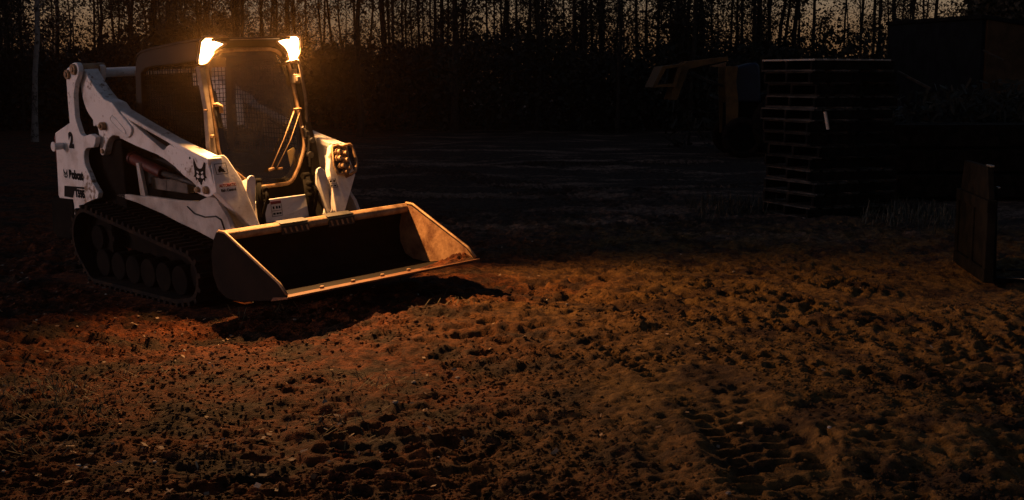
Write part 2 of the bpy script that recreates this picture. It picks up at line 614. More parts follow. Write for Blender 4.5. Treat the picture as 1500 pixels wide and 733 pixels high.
# ------------------------------------------------------------------ ground litter (stuff)
def quads_object(name, P, U, V, mat):
    """many small two-triangle blades/leaves: centre P, half axes U, V"""
    n = len(P)
    co = np.stack([P - U - V, P + U - V, P + U + V, P - U + V], 1).reshape(-1, 3).astype(np.float32)
    me = bpy.data.meshes.new(name)
    me.vertices.add(n * 4)
    me.vertices.foreach_set('co', co.ravel())
    me.loops.add(n * 4)
    me.loops.foreach_set('vertex_index', np.arange(n * 4, dtype=np.int32))
    me.polygons.add(n)
    me.polygons.foreach_set('loop_start', np.arange(0, n * 4, 4, dtype=np.int32))
    me.polygons.foreach_set('loop_total', np.full(n, 4, np.int32))
    me.update()
    me.validate()
    me.materials.append(mat)
    o = bpy.data.objects.new(name, me)
    COL.objects.link(o)
    return o

rng = np.random.default_rng(5)
def unit(v):
    return v / np.maximum(np.linalg.norm(v, axis=1, keepdims=True), 1e-9)

def litter():
    n = 4200
    x = rng.uniform(-5.5, 3.5, n)
    y = 4.6 + rng.uniform(0, 1, n) ** 1.6 * 8.
    keep = rng.uniform(0, 1, n) < np.clip(.75 - (x + 2.6) * .22, .05, 1) * np.clip(vnoise(x * 1.3, y * 1.3, 44) * 1.6 - .25, .03, 1)
    x, y = x[keep], y[keep]
    z = ground_height(x[None, :], y[None, :])[0]
    n = len(x)
    P = np.stack([x, y, z + .008], 1)
    U = unit(np.stack([rng.normal(0, 1, n), rng.normal(0, 1, n), rng.normal(0, .35, n)], 1))
    V = unit(np.cross(U, np.stack([rng.normal(0, .35, n), rng.normal(0, .35, n), np.ones(n)], 1)))
    s = rng.uniform(.006, .020, (n, 1))
    o = quads_object('leaf_litter', P, U * s, V * s * rng.uniform(.3, .8, (n, 1)), M_LITTER)
    tag(o, 'small fallen leaves and twigs scattered over the red earth', 'leaf litter', None, 'stuff')
    # straw and grass
    n = 1700
    k = rng.integers(0, 30, n)
    cx = rng.uniform(-4.6, .2, 30)
    cy = rng.uniform(4.7, 9.0, 30)
    cx[:9] = -2.45 + rng.normal(0, .22, 9)
    cy[:9] = 6.25 + rng.normal(0, .22, 9)
    x = cx[k] + rng.normal(0, .12, n)
    y = cy[k] + rng.normal(0, .12, n)
    z = ground_height(x[None, :], y[None, :])[0]
    a = rng.uniform(0, 2 * np.pi, n)
    t = rng.uniform(.15, 1.1, n)
    D = np.stack([np.cos(a) * np.cos(t), np.sin(a) * np.cos(t), np.sin(t)], 1)
    ln = rng.uniform(.015, .05, (n, 1))
    P = np.stack([x, y, z], 1) + D * ln * .8
    W = unit(np.cross(D, np.array([[0, 0, 1.]]))) * .0022
    o = quads_object('dry_grass', P, W, D * ln, M_GRASS)
    tag(o, 'dry grass blades and straw in thin tufts on the bare earth', 'grass', None, 'stuff')
    # crumbs and clods of the same earth
    g = (1 + 5 ** .5) / 2
    ico = np.array([(-1, g, 0), (1, g, 0), (-1, -g, 0), (1, -g, 0), (0, -1, g), (0, 1, g), (0, -1, -g), (0, 1, -g), (g, 0, -1), (g, 0, 1), (-g, 0, -1), (-g, 0, 1)]) / 1.902
    icf = np.array([(0, 11, 5), (0, 5, 1), (0, 1, 7), (0, 7, 10), (0, 10, 11), (1, 5, 9), (5, 11, 4), (11, 10, 2), (10, 7, 6), (7, 1, 8), (3, 9, 4), (3, 4, 2), (3, 2, 6), (3, 6, 8), (3, 8, 9), (4, 9, 5), (2, 4, 11), (6, 2, 10), (8, 6, 7), (9, 8, 1)])
    n = 62000
    y = 4.5 + rng.uniform(0, 1, n) ** 1.35 * 9.5
    x = rng.uniform(-1, 1, n) * (y * .43 + .3)
    keep = rng.uniform(0, 1, n) < np.clip(vnoise(x * 1.1, y * 1.1, 52) * 2.2 - .45 + .25 * (x < -.8), .06, 1)
    inv = MMAT.inverted()
    mx = inv[0][0] * x + inv[0][1] * y + inv[0][3]
    my = inv[1][0] * x + inv[1][1] * y + inv[1][3]
    keep &= ~((np.abs(my) < .92) & (mx > -1.2) & (mx < 1.3))
    x, y = x[keep], y[keep]
    n = len(x)
    z = ground_height(x[None, :], y[None, :])[0]
    r = np.clip(np.exp(rng.normal(-5.25, .44, n)), .0025, .019)
    q = rng.normal(0, 1, (n, 12, 1)) * .20 + 1
    sq = np.stack([rng.uniform(.8, 1.7, n), rng.uniform(.7, 1.2, n), rng.uniform(.5, .9, n)], 1)[:, None, :]
    a = rng.uniform(0, 6.28, n)
    ca, sa = np.cos(a)[:, None], np.sin(a)[:, None]
    V = ico[None] * q * sq * r[:, None, None]
    V = np.stack([V[..., 0] * ca - V[..., 1] * sa, V[..., 0] * sa + V[..., 1] * ca, V[..., 2]], -1)
    V += np.stack([x, y, z + r * .25], 1)[:, None, :]
    F = (icf[None] + 12 * np.arange(n)[:, None, None]).reshape(-1, 3).astype(np.int32)
    me = bpy.data.meshes.new('earth_clods')
    me.vertices.add(n * 12)
    me.vertices.foreach_set('co', V.reshape(-1).astype(np.float32))
    me.loops.add(F.size)
    me.loops.foreach_set('vertex_index', F.ravel())
    me.polygons.add(len(F))
    me.polygons.foreach_set('loop_start', np.arange(0, F.size, 3, dtype=np.int32))
    me.polygons.foreach_set('loop_total', np.full(len(F), 3, np.int32))
    me.update()
    me.validate()
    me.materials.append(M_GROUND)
    o = bpy.data.objects.new('earth_clods', me)
    COL.objects.link(o)
    tag(o, 'crumbs and small clods of earth thrown up over the yard', 'clods', None, 'stuff')
    # small stones
    mb = MB()
    for i in range(120):
        px, py = random.uniform(-4.6, 3.0), 4.6 + random.random() ** 1.4 * 6.
        if px > -.5 and random.random() < .7:
            continue
        r = random.uniform(.005, .014)
        c = Vector((px, py, gz(px, py) + r * .3))
        vs = []
        for zz, rr in ((-.5, .6), (.0, 1.), (.5, .6)):
            for q in range(6):
                t = q * math.pi / 3 + zz
                vs.append(c + Vector((math.cos(t) * rr * r * random.uniform(.8, 1.5), math.sin(t) * rr * r * random.uniform(.8, 1.2), zz * r)))
        fs = [[0, 1, 2, 3, 4, 5][::-1], [12, 13, 14, 15, 16, 17]]
        for lv in (0, 6):
            fs += [(lv + q, lv + (q + 1) % 6, lv + 6 + (q + 1) % 6, lv + 6 + q) for q in range(6)]
        mb.add(vs, fs)
    o = mb.build('stone_chips', M_CHIP, recalc=False)
    tag(o, 'small pale stone chips lying on the red earth', 'stones', None, 'stuff')
litter()

# ------------------------------------------------------------------ the compact track loader
TL = empty('track_loader', MLOC, MROT)
tag(TL, 'white compact track loader with lit roof lamps, black cab and lowered bucket', 'track loader')

def mir(pts, s):  # right side is y < 0
    return [(p[0], p[1] * -s, p[2]) for p in pts] if s > 0 else list(pts)

ELBOW = [(-.902, 1.711), (-.871, 1.766), (-.763, 1.653), (-.652, 1.567), (-.548, 1.501), (-.411, 1.473), (-.303, 1.394), (-.129, 1.285),
         (-.130, 1.25), (-.156, 1.220), (-.197, 1.201), (-.300, 1.204), (-.408, 1.211), (-.450, 1.208), (-.487, 1.194), (-.525, 1.172), (-.551, 1.15),
         (-.575, 1.12), (-.59, 1.093), (-.61, 1.060), (-.627, 1.045), (-.648, 1.036), (-.667, 1.038), (-.682, 1.048), (-.687, 1.061), (-.674, 1.163), (-.683, 1.228),
         (-.695, 1.264), (-.755, 1.318), (-.81, 1.355), (-.859, 1.398), (-.895, 1.45), (-.919, 1.508), (-.939, 1.618), (-.925, 1.67)]
BEAM = [(-.40, 1.45), (-.28, 1.385), (-.174, 1.330), (.300, 1.128), (.330, 1.130), (.372, 1.158), (.412, 1.172), (.470, 1.160), (.551, 1.145), (.649, 1.156), (.80, 1.112), (.900, 1.072), (.94, 1.068), (.965, 1.02),
        (1.030, .852), (1.000, .835), (.960, .815), (.915, .803), (.875, .805), (.82, .815), (.75, .827), (.757, .878), (.711, .903), (.66, .922), (.587, .946), (.465, 1.007), (.34, 1.052), (.208, 1.086), (-.109, 1.137), (-.375, 1.192)]
UPRIGHT = [(-1.069, 1.296), (-1.361, 1.199), (-1.375, .962), (-1.404, .656), (-1.386, .633), (-1.132, .639), (-1.12, .589), (-1.134, .446), (-1.10, .50), (-1.069, .54),
           (-.98, .595), (-.9, .625), (-.80, .655), (-.682, .682), (-.651, .732), (-.745, .81), (-.809, .899), (-.84, .935), (-.856, .971), (-.858, 1.02), (-.839, 1.066), (-.81, 1.088), (-.774, 1.097), (-.673, 1.106),
           (-.64, 1.139), (-.62, 1.194), (-.70, 1.215), (-.744, 1.209), (-.816, 1.193), (-.860, 1.198), (-.891, 1.213), (-.907, 1.24), (-.926, 1.278), (-.955, 1.34), (-.953, 1.45), (-.945, 1.537),
           (-.906, 1.621), (-.850, 1.68), (-.815, 1.73), (-.82, 1.772), (-.850, 1.795), (-.89, 1.798), (-.93, 1.79), (-.97, 1.768), (-1.02, 1.752), (-1.048, 1.735), (-1.056, 1.70), (-1.062, 1.60), (-1.067, 1.47)]
PANEL = [(-.651, .700), (-.509, .724), (-.242, .724), (-.071, .735), (.416, .738), (.704, .752), (.85, .80), (.95, .80), (1.10, .66), (1.16, .55), (1.10, .50),
         (1.02, .45), (.884, .474), (.653, .521), (.391, .562), (.164, .608), (-.085, .643), (-.25, .668), (-.50, .690)]

for s in (-1, 1):
    Y = lambda a: a * s
    up = MB().prism(UPRIGHT, Y(.675), Y(.72)).build('rear_upright', M_WHITE, TL, .006)
    MB().prism([(-1.06, 1.25), (-.93, 1.28), (-.945, 1.537), (-.85, 1.66), (-.83, 1.76), (-.90, 1.79), (-1.05, 1.72)], Y(.47), Y(.515)).build('inner_link_plate', M_WHITE, up, .006)
    for (x, z, r) in ((-1.012, 1.700, .040), (-.893, 1.742, .046)):
        b = MB().cyl((x, Y(.46), z), (x, Y(.742), z), r, 20)
        b.cyl((x, Y(.742), z), (x, Y(.752), z), r * .55, 14)
        b.build('pivot_pin', M_STEEL, up, .004)
    b = MB().cyl((-1.224, Y(.72), 1.095), (-1.224, Y(.80), 1.095), .030, 18)
    b.cyl((-1.224, Y(.80), 1.095), (-1.224, Y(.812), 1.095), .042, 18)
    b.build('lock_peg', M_WHITE, up, .004)
    # lift arm
    arm = MB().prism(ELBOW, Y(.53), Y(.66)).build('lift_arm', M_WHITE, TL, .008)
    MB().prism(BEAM, Y(.555), Y(.64)).build('arm_beam', M_WHITE, arm, .006)
    rail_top = [(-.42, 1.462), (-.36, 1.424), (.045, 1.310), (.387, 1.220), (.62, 1.167), (.90, 1.108), (.965, 1.095)]
    rail = rail_top + [(.955, 1.045), (.90, 1.055), (.62, 1.118), (.50, 1.150), (.387, 1.188), (.045, 1.276), (-.36, 1.388), (-.42, 1.42)]
    MB().prism(rail, Y(.525), Y(.643)).build('arm_rail', M_WHITE, arm, .012, segs=3)
    MB().prism([(-.20, 1.33), (.045, 1.268), (.387, 1.180), (.42, 1.170), (.326, 1.14), (-.10, 1.28)], Y(.565), Y(.60)).build('rail_gap_shade', M_MATTE, arm)  # black plate put into the gap to stand for its shade
    # pressed oval on the elbow
    ov = [(-.46, 1.355), (-.43, 1.372), (-.37, 1.345), (-.29, 1.30), (-.22, 1.255), (-.215, 1.235), (-.25, 1.232), (-.33, 1.262), (-.42, 1.31), (-.46, 1.335)]
    rim = MB().tube([(x, Y(.661), z) for x, z in ov], .006, 8, closed=True)
    rim.build('pressed_oval', M_WHITE, arm)
    b = MB().cyl((-.565, Y(.64), 1.282), (-.565, Y(.70), 1.282), .034, 18)
    b.cyl((-.565, Y(.70), 1.282), (-.565, Y(.715), 1.282), .020, 6)
    b.build('pivot_pin', M_STEEL, arm, .003)
    b = MB()
    b.cyl((-.635, Y(.655), 1.072), (-.635, Y(.674), 1.072), .020, 14)
    b.build('pivot_pin', M_STEEL, arm, .003)
    # front drop leg
    lp = [(.952, .617, 1.093), (.945, .588, 1.112), (.947, .500, 1.110), (.952, .478, 1.090), (1.016, .405, .924), (1.154, .350, .563), (1.19, .350, .47), (1.19, .43, .47), (1.147, .440, .580), (1.043, .643, .853)]
    lg = MB().plate([(x, Y(y), z) for x, y, z in lp], (-.055, 0, -.020)).build('arm_front_leg', M_WHITE, arm, .007)
    n = Vector((1, 0, .38)).normalized()
    side = [(.955, .600, 1.05), (1.035, .625, .855), (1.145, .430, .56), (1.00, .43, .53), (.90, .60, .82), (.85, .60, 1.02)]
    MB().plate([(x - .02, Y(y), z - .01) for x, y, z in side], (0, Y(-.10), 0)).build('leg_gusset', M_WHITE, arm, .005)
    for (x, z, r) in ((.911, .858, .030), (.79, .853, .022)):
        b = MB().cyl((x, Y(.60), z), (x, Y(.665), z), r, 18)
        b.cyl((x, Y(.665), z), (x, Y(.672), z), r * .6, 14)
        b.build('pivot_pin', M_STEEL, arm, .003)
    # tilt cylinder guard on the inside of the leg
    tp = [(.985, .265, .80), (1.0, .262, .90), (1.0, .275, .935), (1.0, .300, .945), (1.0, .325, .93), (1.02, .40, .70), (1.05, .425, .52), (1.05, .33, .52)]
    g = MB().plate([(x + .02, Y(y + .02), z) for x, y, z in tp], (-.025, 0, -.006)).build('tilt_cylinder_guard', M_WHITE, TL, .005)
    MB().plate([(x + .02, Y(y), z) for x, y, z in ((1.0, .34, .92), (1.055, .44, .52), (.96, .44, .52), (.93, .34, .90))], (0, Y(.018), 0)).build('guard_side', M_WHITE, g, .004)
    cyl = MB().cyl((.95, Y(.225), .87), (1.00, Y(.235), .56), .030, 18)
    cyl.cyl((.945, Y(.195), .88), (.945, Y(.255), .88), .026, 14)
    cyl.build('tilt_cylinder', M_MATTE, g)
    b = MB()
    for z in (.83, .79, .74):
        b.cyl((1.0, Y(.20), z), (1.05, Y(.21), z - .01), .020, 12)
    b.tube([(1.04, Y(.21), .82), (1.08, Y(.23), .76), (1.04, Y(.24), .66), (1.0, Y(.24), .58)], .013, 8)
    b.build('hose_fitting', M_MATTE, g)
    # fender panel with its uprights and the bay behind it
    pn = MB().prism(PANEL, Y(.565), Y(.60)).build('side_panel', M_PANEL, TL, .006)
    MB().prism([(-.238, .99), (-.193, .99), (-.123, .728), (-.205, .728)], Y(.555), Y(.585)).build('panel_strut', M_PANEL, pn, .004)
    MB().prism([(-.66, 1.02), (-.56, 1.02), (-.535, .72), (-.690, .705)], Y(.50), Y(.575)).build('panel_strut', M_PANEL, pn, .006)
    MB().tube([(.55, Y(.604), .70), (.65, Y(.606), .655), (.80, Y(.606), .64), (.95, Y(.606), .66), (1.02, Y(.606), .64), (1.06, Y(.604), .56)], .006, 6).build('cable', M_BLACK, pn)
    # red lift cylinder
    lc = MB().cyl((-.40, Y(.52), 1.013), (.07, Y(.52), .918), .047, 20)
    lc.cyl((-.42, Y(.52), 1.017), (-.385, Y(.52), 1.010), .055, 20)
    lift = lc.build('lift_cylinder', M_RED, TL, .004)
    MB().cyl((.07, Y(.52), .918), (.70, Y(.52), .85), .024, 14).build('cylinder_rod', M_BLACK, lift)
    # grey control box and step plate in the bay
    bay = MB().box((-.17, min(Y(.44), Y(.50)), .775), (.39, max(Y(.44), Y(.50)), .872)).build('service_box', M_GREYBOX, TL, .008)
    # pressed lines on the service box
    MB().box((.07, min(Y(.50), Y(.503)), .785), (.078, max(Y(.50), Y(.503)), .862)).build('box_seam', M_BLACK, bay)

# upright decals on the visible right side
up_r = [o for o in children(TL) if o.name.startswith('rear_upright') and o.data.vertices[0].co.y < 0][0]
XD, ZD = (1, 0, 0), (0, 0, 1)
text('size_numeral', '2', .17, (-1.062, -.7225, 1.143), XD, ZD, M_DECAL, up_r, .011, .95)
# cat head emblem
def cat(origin, xdir, zdir, size, parent, blk=M_DECAL, wht=M_DECALW):
    X = Vector(xdir).normalized()
    Z = Vector(zdir).normalized()
    Nn = X.cross(Z)
    O = Vector(origin)
    def P(p, o):
        return O + X * p[0] * size + Z * p[1] * size + Nn * o
    half = [(0, .22), (.26, .26), (.44, .40), (.82, 1.0), (.92, .60), (.84, .20), (.80, -.05), (.82, -.28), (1.0, -.48), (.74, -.50), (.66, -.78), (.44, -.62), (.24, -.86), (.0, -.92)]
    pts = half + [(-x, z) for x, z in reversed(half[1:-1])]
    MB().plate([P(p, 0) for p in pts], Nn * .0012).build('cat_emblem', blk, parent, recalc=True)
    m = MB()
    for sg in (-1, 1):
        m.plate([P((sg * a, c), .0013) for a, c in ((.16, -.06), (.46, .04), (.48, -.08), (.24, -.20))], Nn * .0009)
        m.plate([P((sg * a, c), .0013) for a, c in ((.10, -.34), (.42, -.22), (.56, -.46), (.34, -.56), (.12, -.50))], Nn * .0009)
    m.build('emblem_face', wht, parent)
cat((-1.222, -.7215, .856), XD, ZD, .040, up_r)
text('maker_lettering', 'Bobcat', .098, (-1.03, -.7225, .853), XD, ZD, M_DECAL, up_r, .007, .92)
b = MB().plate([(-1.265, -.7215, .75), (-.90, -.7215, .762), (-.90, -.7215, .745), (-1.03, -.7215, .742), (-1.085, -.7215, .715), (-1.12, -.7215, .655), (-1.285, -.7215, .655)], (0, -.0012, 0))
b.build('stripe_decal', M_DECAL, up_r)
text('model_lettering', 'T595', .088, (-.985, -.7225, .697), XD, ZD, M_DECAL, up_r, .006, .95)

arm_r, arm_l = None, None
for o in children(TL):
    if o.name.startswith('lift_arm'):
        if o.data.vertices[0].co.y < 0:
            arm_r = o
        else:
            arm_l = o
cat((.832, -.6412, .992), XD, ZD, .094, arm_r)
MB().cyl((.838, -.640, .905), (.838, -.6425, .905), .014, 14).build('decal_dot', M_DECAL, arm_r)
MB().cyl((.70, -.640, 1.085), (.70, -.6425, 1.085), .010, 12).build('decal_dot', M_DECAL, arm_r)

# front leg decals
FN = Vector((1, 0, .38)).normalized()
FZ = Vector((-.38, 0, 1)).normalized()
FY = Vector((0, 1, 0))
def front_pt(y, z, off=.0015):
    x = .955 + (1.085 - z) * .38
    return Vector((x, y, z)) + FN * off
def frame_decal(yc, zc, w, h, parent, name, mat=M_DECAL, t=.004):
    m = MB()
    O = front_pt(yc, zc)
    for (a0, a1, c0, c1) in ((-w, w, h - t, h), (-w, w, -h, -h + t), (-w, -w + t, -h + t, h - t), (w - t, w, -h + t, h - t)):
        m.plate([O + FY * a + FZ * c for a, c in ((a0, c0), (a1, c0), (a1, c1), (a0, c1))], FN * .001)
    return m, O
m, O = frame_decal(-.553, 1.012, .050, .042, arm_r, 'x')
def blob(m, O, pts, k=1.):
    m.plate([O + FY * a * k + FZ * c * k for a, c in pts], FN * .001)
blob(m, O, [(-.028, -.026), (-.030, -.006), (-.018, .004), (-.016, .020), (.004, .020), (.008, .002), (.020, -.004), (.024, -.020), (.034, -.026), (.020, -.030), (-.010, -.022), (-.016, -.030)])
m.build('machine_pictogram', M_DECAL, arm_r)
O = front_pt(-.535, .890)
text('ride_decal_red', 'AUTOMATIC', .030, O, FY, FZ, M_DECALR, arm_r, .0015, .82)
O = front_pt(-.538, .856)
text('ride_decal_black', 'Ride Control', .029, O, FY, FZ, M_DECAL, arm_r, .0012, .82)
m, O = frame_decal(.401, .808, .037, .036, arm_l, 'y', t=.003)
blob(m, O, [(-.036, -.003), (.036, -.003), (.036, .0), (-.036, .0)])
for a in (-.018, .016):
    blob(m, O, [(a - .010, .010), (a + .010, .010), (a + .012, .024), (a - .006, .028)])
    blob(m, O, [(a - .012, -.026), (a + .006, -.026), (a + .010, -.014), (a - .010, -.012)])
m.build('warning_pictogram', M_DECAL, arm_l)

# hydraulic coupler block with its guard on the left arm
cp = [(.467, 1.078), (.524, 1.084), (.600, 1.060), (.579, .892), (.538, .853), (.456, .871), (.440, .932)]
cb = MB().tube([front_pt(y, z, .028) for y, z in cp], .011, 8, closed=True).build('coupler_ring', M_STEEL, arm_l)
MB().plate([front_pt(.52 + (y - .52) * .95, .97 + (z - .97) * .95, .004) for y, z in cp], FN * .008).build('coupler_plate', M_BLACK, arm_l)
m = MB()
for (y, z, l) in ((.500, 1.035, .06), (.552, 1.015, .07), (.486, .985, .065), (.540, .962, .075), (.500, .925, .06), (.552, .905, .07), (.525, .880, .05)):
    a = front_pt(y, z, .008)
    c = a + FN * l + Vector((0, .012, -.006))
    m.cyl(a, c, .019, 12)
    m.cyl(a + FN * l * .45, a + FN * l * .62, .026, 12)
m.build('hydraulic_coupler', M_STEEL, arm_l, .003)
lp = [front_pt(.575, 1.075, .0), front_pt(.580, 1.076, .055), front_pt(.615, 1.076, .064), front_pt(.634, 1.062, .064), front_pt(.640, 1.03, .064), front_pt(.642, .960, .062), front_pt(.630, .91, .062), front_pt(.600, .866, .062), front_pt(.560, .848, .055), front_pt(.545, .848, .0)]
MB().tube(lp, .0125, 10).build('coupler_guard', M_STEEL, arm_l)

# cross tube between the arms
MB().cyl((-.985, -.54, 1.703), (-.985, .54, 1.703), .040, 24).build('cross_tube', M_WHITE, TL)
MB().cyl((-.94, -.515, 1.70), (-.94, -.45, 1.70), .055, 20).build('cross_tube_collar', M_WHITE, TL, .006)

# chassis, engine bay and rear
ch = MB().box((-1.36, -.60, .42), (-.42, .60, 1.17))
ch.box((-.42, -.44, .28), (.70, .44, .78))
ch.prism([(.70, .28), (.95, .28), (.93, .52), (.70, .78)], -.43, .43)
ch.plate([(.95, -.40, .28), (.95, .40, .28), (.95, .40, .56), (.95, -.40, .56)], (.06, 0, 0))
chassis = ch.build('chassis', M_MATTE, TL, .015)
MB().box((-1.40, -.58, .62), (-1.362, .58, 1.16)).build('tailgate', M_WHITE, TL, .01)
for s in (-1, 1):
    MB().box((-1.43, min(s * .60, s * .70), .66), (-1.406, max(s * .60, s * .70), 1.17)).build('tail_lamp', M_DARKRED, TL, .006)
bp = MB().prism([(-1.62, .31), (-1.60, .60), (-1.56, .635), (-1.20, .645), (-1.17, .60), (-1.20, .33), (-1.28, .27), (-1.55, .27)], -.705, .705)
bp.build('rear_bumper', M_MATTE, TL, .02, segs=3)

# ---- tracks
def hull(circles, n=40):
    pts = []
    for cx, cz, r in circles:
        for k in range(n):
            t = 2 * math.pi * k / n
            pts.append((cx + r * math.cos(t), cz + r * math.sin(t)))
    pts = sorted(set((round(a, 5), round(c, 5)) for a, c in pts))
    def cr(o, a, c):
        return (a[0] - o[0]) * (c[1] - o[1]) - (a[1] - o[1]) * (c[0] - o[0])
    lo, hi = [], []
    for p in pts:
        while len(lo) > 1 and cr(lo[-2], lo[-1], p) <= 0:
            lo.pop()
        lo.append(p)
    for p in reversed(pts):
        while len(hi) > 1 and cr(hi[-2], hi[-1], p) <= 0:
            hi.pop()
        hi.append(p)
    return lo[:-1] + hi[:-1]
def resample(poly, step):
    P = [Vector((a, 0, c)) for a, c in poly]
    L = [(P[(i + 1) % len(P)] - P[i]).length for i in range(len(P))]
    tot = sum(L)
    n = int(round(tot / step))
    out = []
    for k in range(n):
        d = tot * k / n
        i = 0
        while d > L[i]:
            d -= L[i]
            i += 1
        out.append(P[i].lerp(P[(i + 1) % len(P)], d / L[i]))
    return out
CIRC = [(-.68, .36, .222), (-.60, .16, .125), (.70, .155, .12), (.87, .225, .155)]
BELT = resample(hull(CIRC), .0435)
for s in (-1, 1):
    y0, y1 = s * .47, s * .85
    n = len(BELT)
    mb = MB()
    nor = []
    for i in range(n):
        d = (BELT[(i + 1) % n] - BELT[i - 1]).normalized()
        nor.append(Vector((d.z, 0, -d.x)))
    vs, fs = [], []
    for i in range(n):
        for (yy, off) in ((y0, 0), (y1, 0), (y1, .03), (y0, .03)):
            p = BELT[i] + nor[i] * off
            vs.append((p.x, yy, p.z))
    for i in range(n):
        a, c = i * 4, ((i + 1) % n) * 4
        for k in range(4):
            fs.append((a + k, a + (k + 1) % 4, c + (k + 1) % 4, c + k))
    mb.add(vs, fs)
    for i in range(0, n, 2):  # raised lugs in two staggered rows
        for half, (ya, yb) in enumerate(((y0, y0 * .55 + y1 * .45), (y0 * .48 + y1 * .52, y1))):
            j = (i + half) % n
            p, q = BELT[j], nor[j]
            t = Vector((-q.z, 0, q.x))
            c8 = []
            for yy in (ya, yb):
                for (a, o) in ((-.021, .026), (.021, .026), (.014, .062), (-.014, .062)):
                    e = p + t * a + q * o
                    c8.append((e.x, yy, e.z))
            mb.add(c8, [(0, 1, 2, 3), (7, 6, 5, 4), (0, 4, 5, 1), (1, 5, 6, 2), (2, 6, 7, 3), (3, 7, 4, 0)])
    tr = mb.build('rubber_track', M_RUBBER, TL)
    ym = s * .66
    wh = MB().cyl((-.68, ym - .05, .36), (-.68, ym + .05, .36), .19, 28)
    for k in range(12):
        t = k * math.pi / 6
        wh.cyl((-.68 + .195 * math.cos(t), ym - .05, .36 + .195 * math.sin(t)), (-.68 + .195 * math.cos(t), ym + .05, .36 + .195 * math.sin(t)), .022, 8)
    wh.cyl((-.68, ym + s * .05, .36), (-.68, ym + s * .09, .36), .10, 18)
    wh.build('drive_sprocket', M_MATTE, tr)
    MB().cyl((.87, ym - .06, .225), (.87, ym + .06, .225), .150, 26).build('idler_wheel', M_MATTE, tr, .01)
    for x in (-.60, -.34, -.10, .14, .38, .62):
        MB().cyl((x, ym - .10, .155), (x, ym + .10, .155), .115, 20).build('track_roller', M_MATTE, tr, .008)
    MB().prism([(-.62, .28), (.80, .20), (.80, .32), (-.40, .50), (-.62, .46)], s * .50, s * .60).build('track_frame', M_MATTE, tr, .01)

# ---- cab
def dx(z):
    return .938 - .2 * z
cab = MB()
side = [(-.42, .80), (-.427, 1.407), (-.40, 1.70), (-.361, 1.822), (-.32, 1.855), (-.264, 1.876), (-.075, 1.901), (.327, 1.939), (.60, 1.957), (.60, 1.70), (.72, 1.10), (.78, .80)]
# rear post, roof rail and front post of each side, sill, rear frame
for s in (-1, 1):
    ya, yb = s * .395, s * .445
    cab.prism([(-.42, .80), (-.427, 1.407), (-.40, 1.70), (-.361, 1.822), (-.32, 1.79), (-.30, 1.70), (-.325, 1.40), (-.32, .80)], ya, yb)
    cab.prism([(-.361, 1.822), (-.32, 1.855), (-.264, 1.876), (-.075, 1.901), (.327, 1.939), (.58, 1.955), (.56, 1.80), (.30, 1.775), (-.075, 1.755), (-.22, 1.74), (-.30, 1.70), (-.32, 1.79)], ya, yb)
    cab.prism([(-.32, .80), (-.32, 1.02), (.66, 1.02), (.72, .80)], ya, yb)
cab.box((-.42, -.395, .80), (-.37, .395, 1.02))
cab.box((-.41, -.395, 1.72), (-.36, .395, 1.80))
cabo = cab.build('cab_frame', M_CAB, TL, .012)
rt = [(-.372, 1.812), (-.330, 1.858), (-.264, 1.884), (-.075, 1.909), (.327, 1.947), (.62, 1.966), (.655, 1.962)]
MB().prism(rt + [(x, z - .022) for x, z in reversed(rt)], -.452, .452).build('roof', M_CAB, cabo, .01, segs=3)
# header over the door
MB().plate([(.640, -.43, 1.945), (.640, .43, 1.945), (.590, .43, 1.72), (.578, .385, 1.74), (.560, .31, 1.835), (.552, .225, 1.872), (.552, -.225, 1.872), (.560, -.31, 1.835), (.578, -.385, 1.74), (.590, -.43, 1.72)], (-.03, 0, 0)).build('header', M_CAB, cabo, .006)
MB().tube([(.66, -.20, 1.95), (.66, .25, 1.95)], .005, 6).build('header_trim', M_PILLAR, cabo)
for s in (-1, 1):
    pl = [(dx(1.765) + .02, .398, 1.765), (dx(1.765) + .02, .450, 1.755), (dx(1.43) + .025, .452, 1.43), (dx(1.12) + .03, .492, 1.12), (dx(.85) + .03, .49, .85), (dx(.85) + .03, .40, .85), (dx(1.12) + .03, .432, 1.12), (dx(1.43) + .025, .412, 1.43)]
    MB().plate([(x, y * s, z) for x, y, z in pl], (-.06, 0, 0)).build('front_pillar', M_PILLAR if s < 0 else M_CAB, cabo, .008)  # left pillar black: the dark beside the door put into its colour
# lower front panel below the door
MB().plate([(dx(.84) + .0, -.42, 1.06), (dx(.80), -.30, .88), (dx(.80), -.16, .79), (dx(.80), .18, .79), (dx(.85), .27, .86), (dx(1.05), .42, 1.06), (.82, .43, .58), (.82, -.43, .58)], (-.02, 0, 0)).build('foot_panel', M_MATTE, cabo, .006)
# door: frame ring, glass, wiper, latch
DOOR = [(-.384, 1.45), (-.384, 1.70), (-.372, 1.765), (-.345, 1.805), (-.312, 1.833), (-.275, 1.855), (-.225, 1.868), (-.087, 1.872), (.129, 1.872), (.225, 1.868), (.275, 1.852), (.312, 1.826), (.345, 1.79), (.364, 1.752), (.380, 1.68), (.386, 1.384), (.396, 1.176),
        (.388, 1.10), (.368, 1.048), (.300, .93), (.234, .850), (.20, .824), (.166, .812), (.03, .810), (-.103, .812), (-.137, .822), (-.20, .868), (-.262, .922), (-.34, .99), (-.392, 1.06), (-.402, 1.13), (-.392, 1.30)]
dr = MB().tube([(dx(z) + .004, y, z) for y, z in DOOR], .0155, 8, closed=True).build('door', M_STEEL, TL)
MB().plate([(dx(z), y * .985, 1.34 + (z - 1.34) * .985) for y, z in DOOR], (-.006, 0, 0)).build('door_glass', M_GLASS, dr)
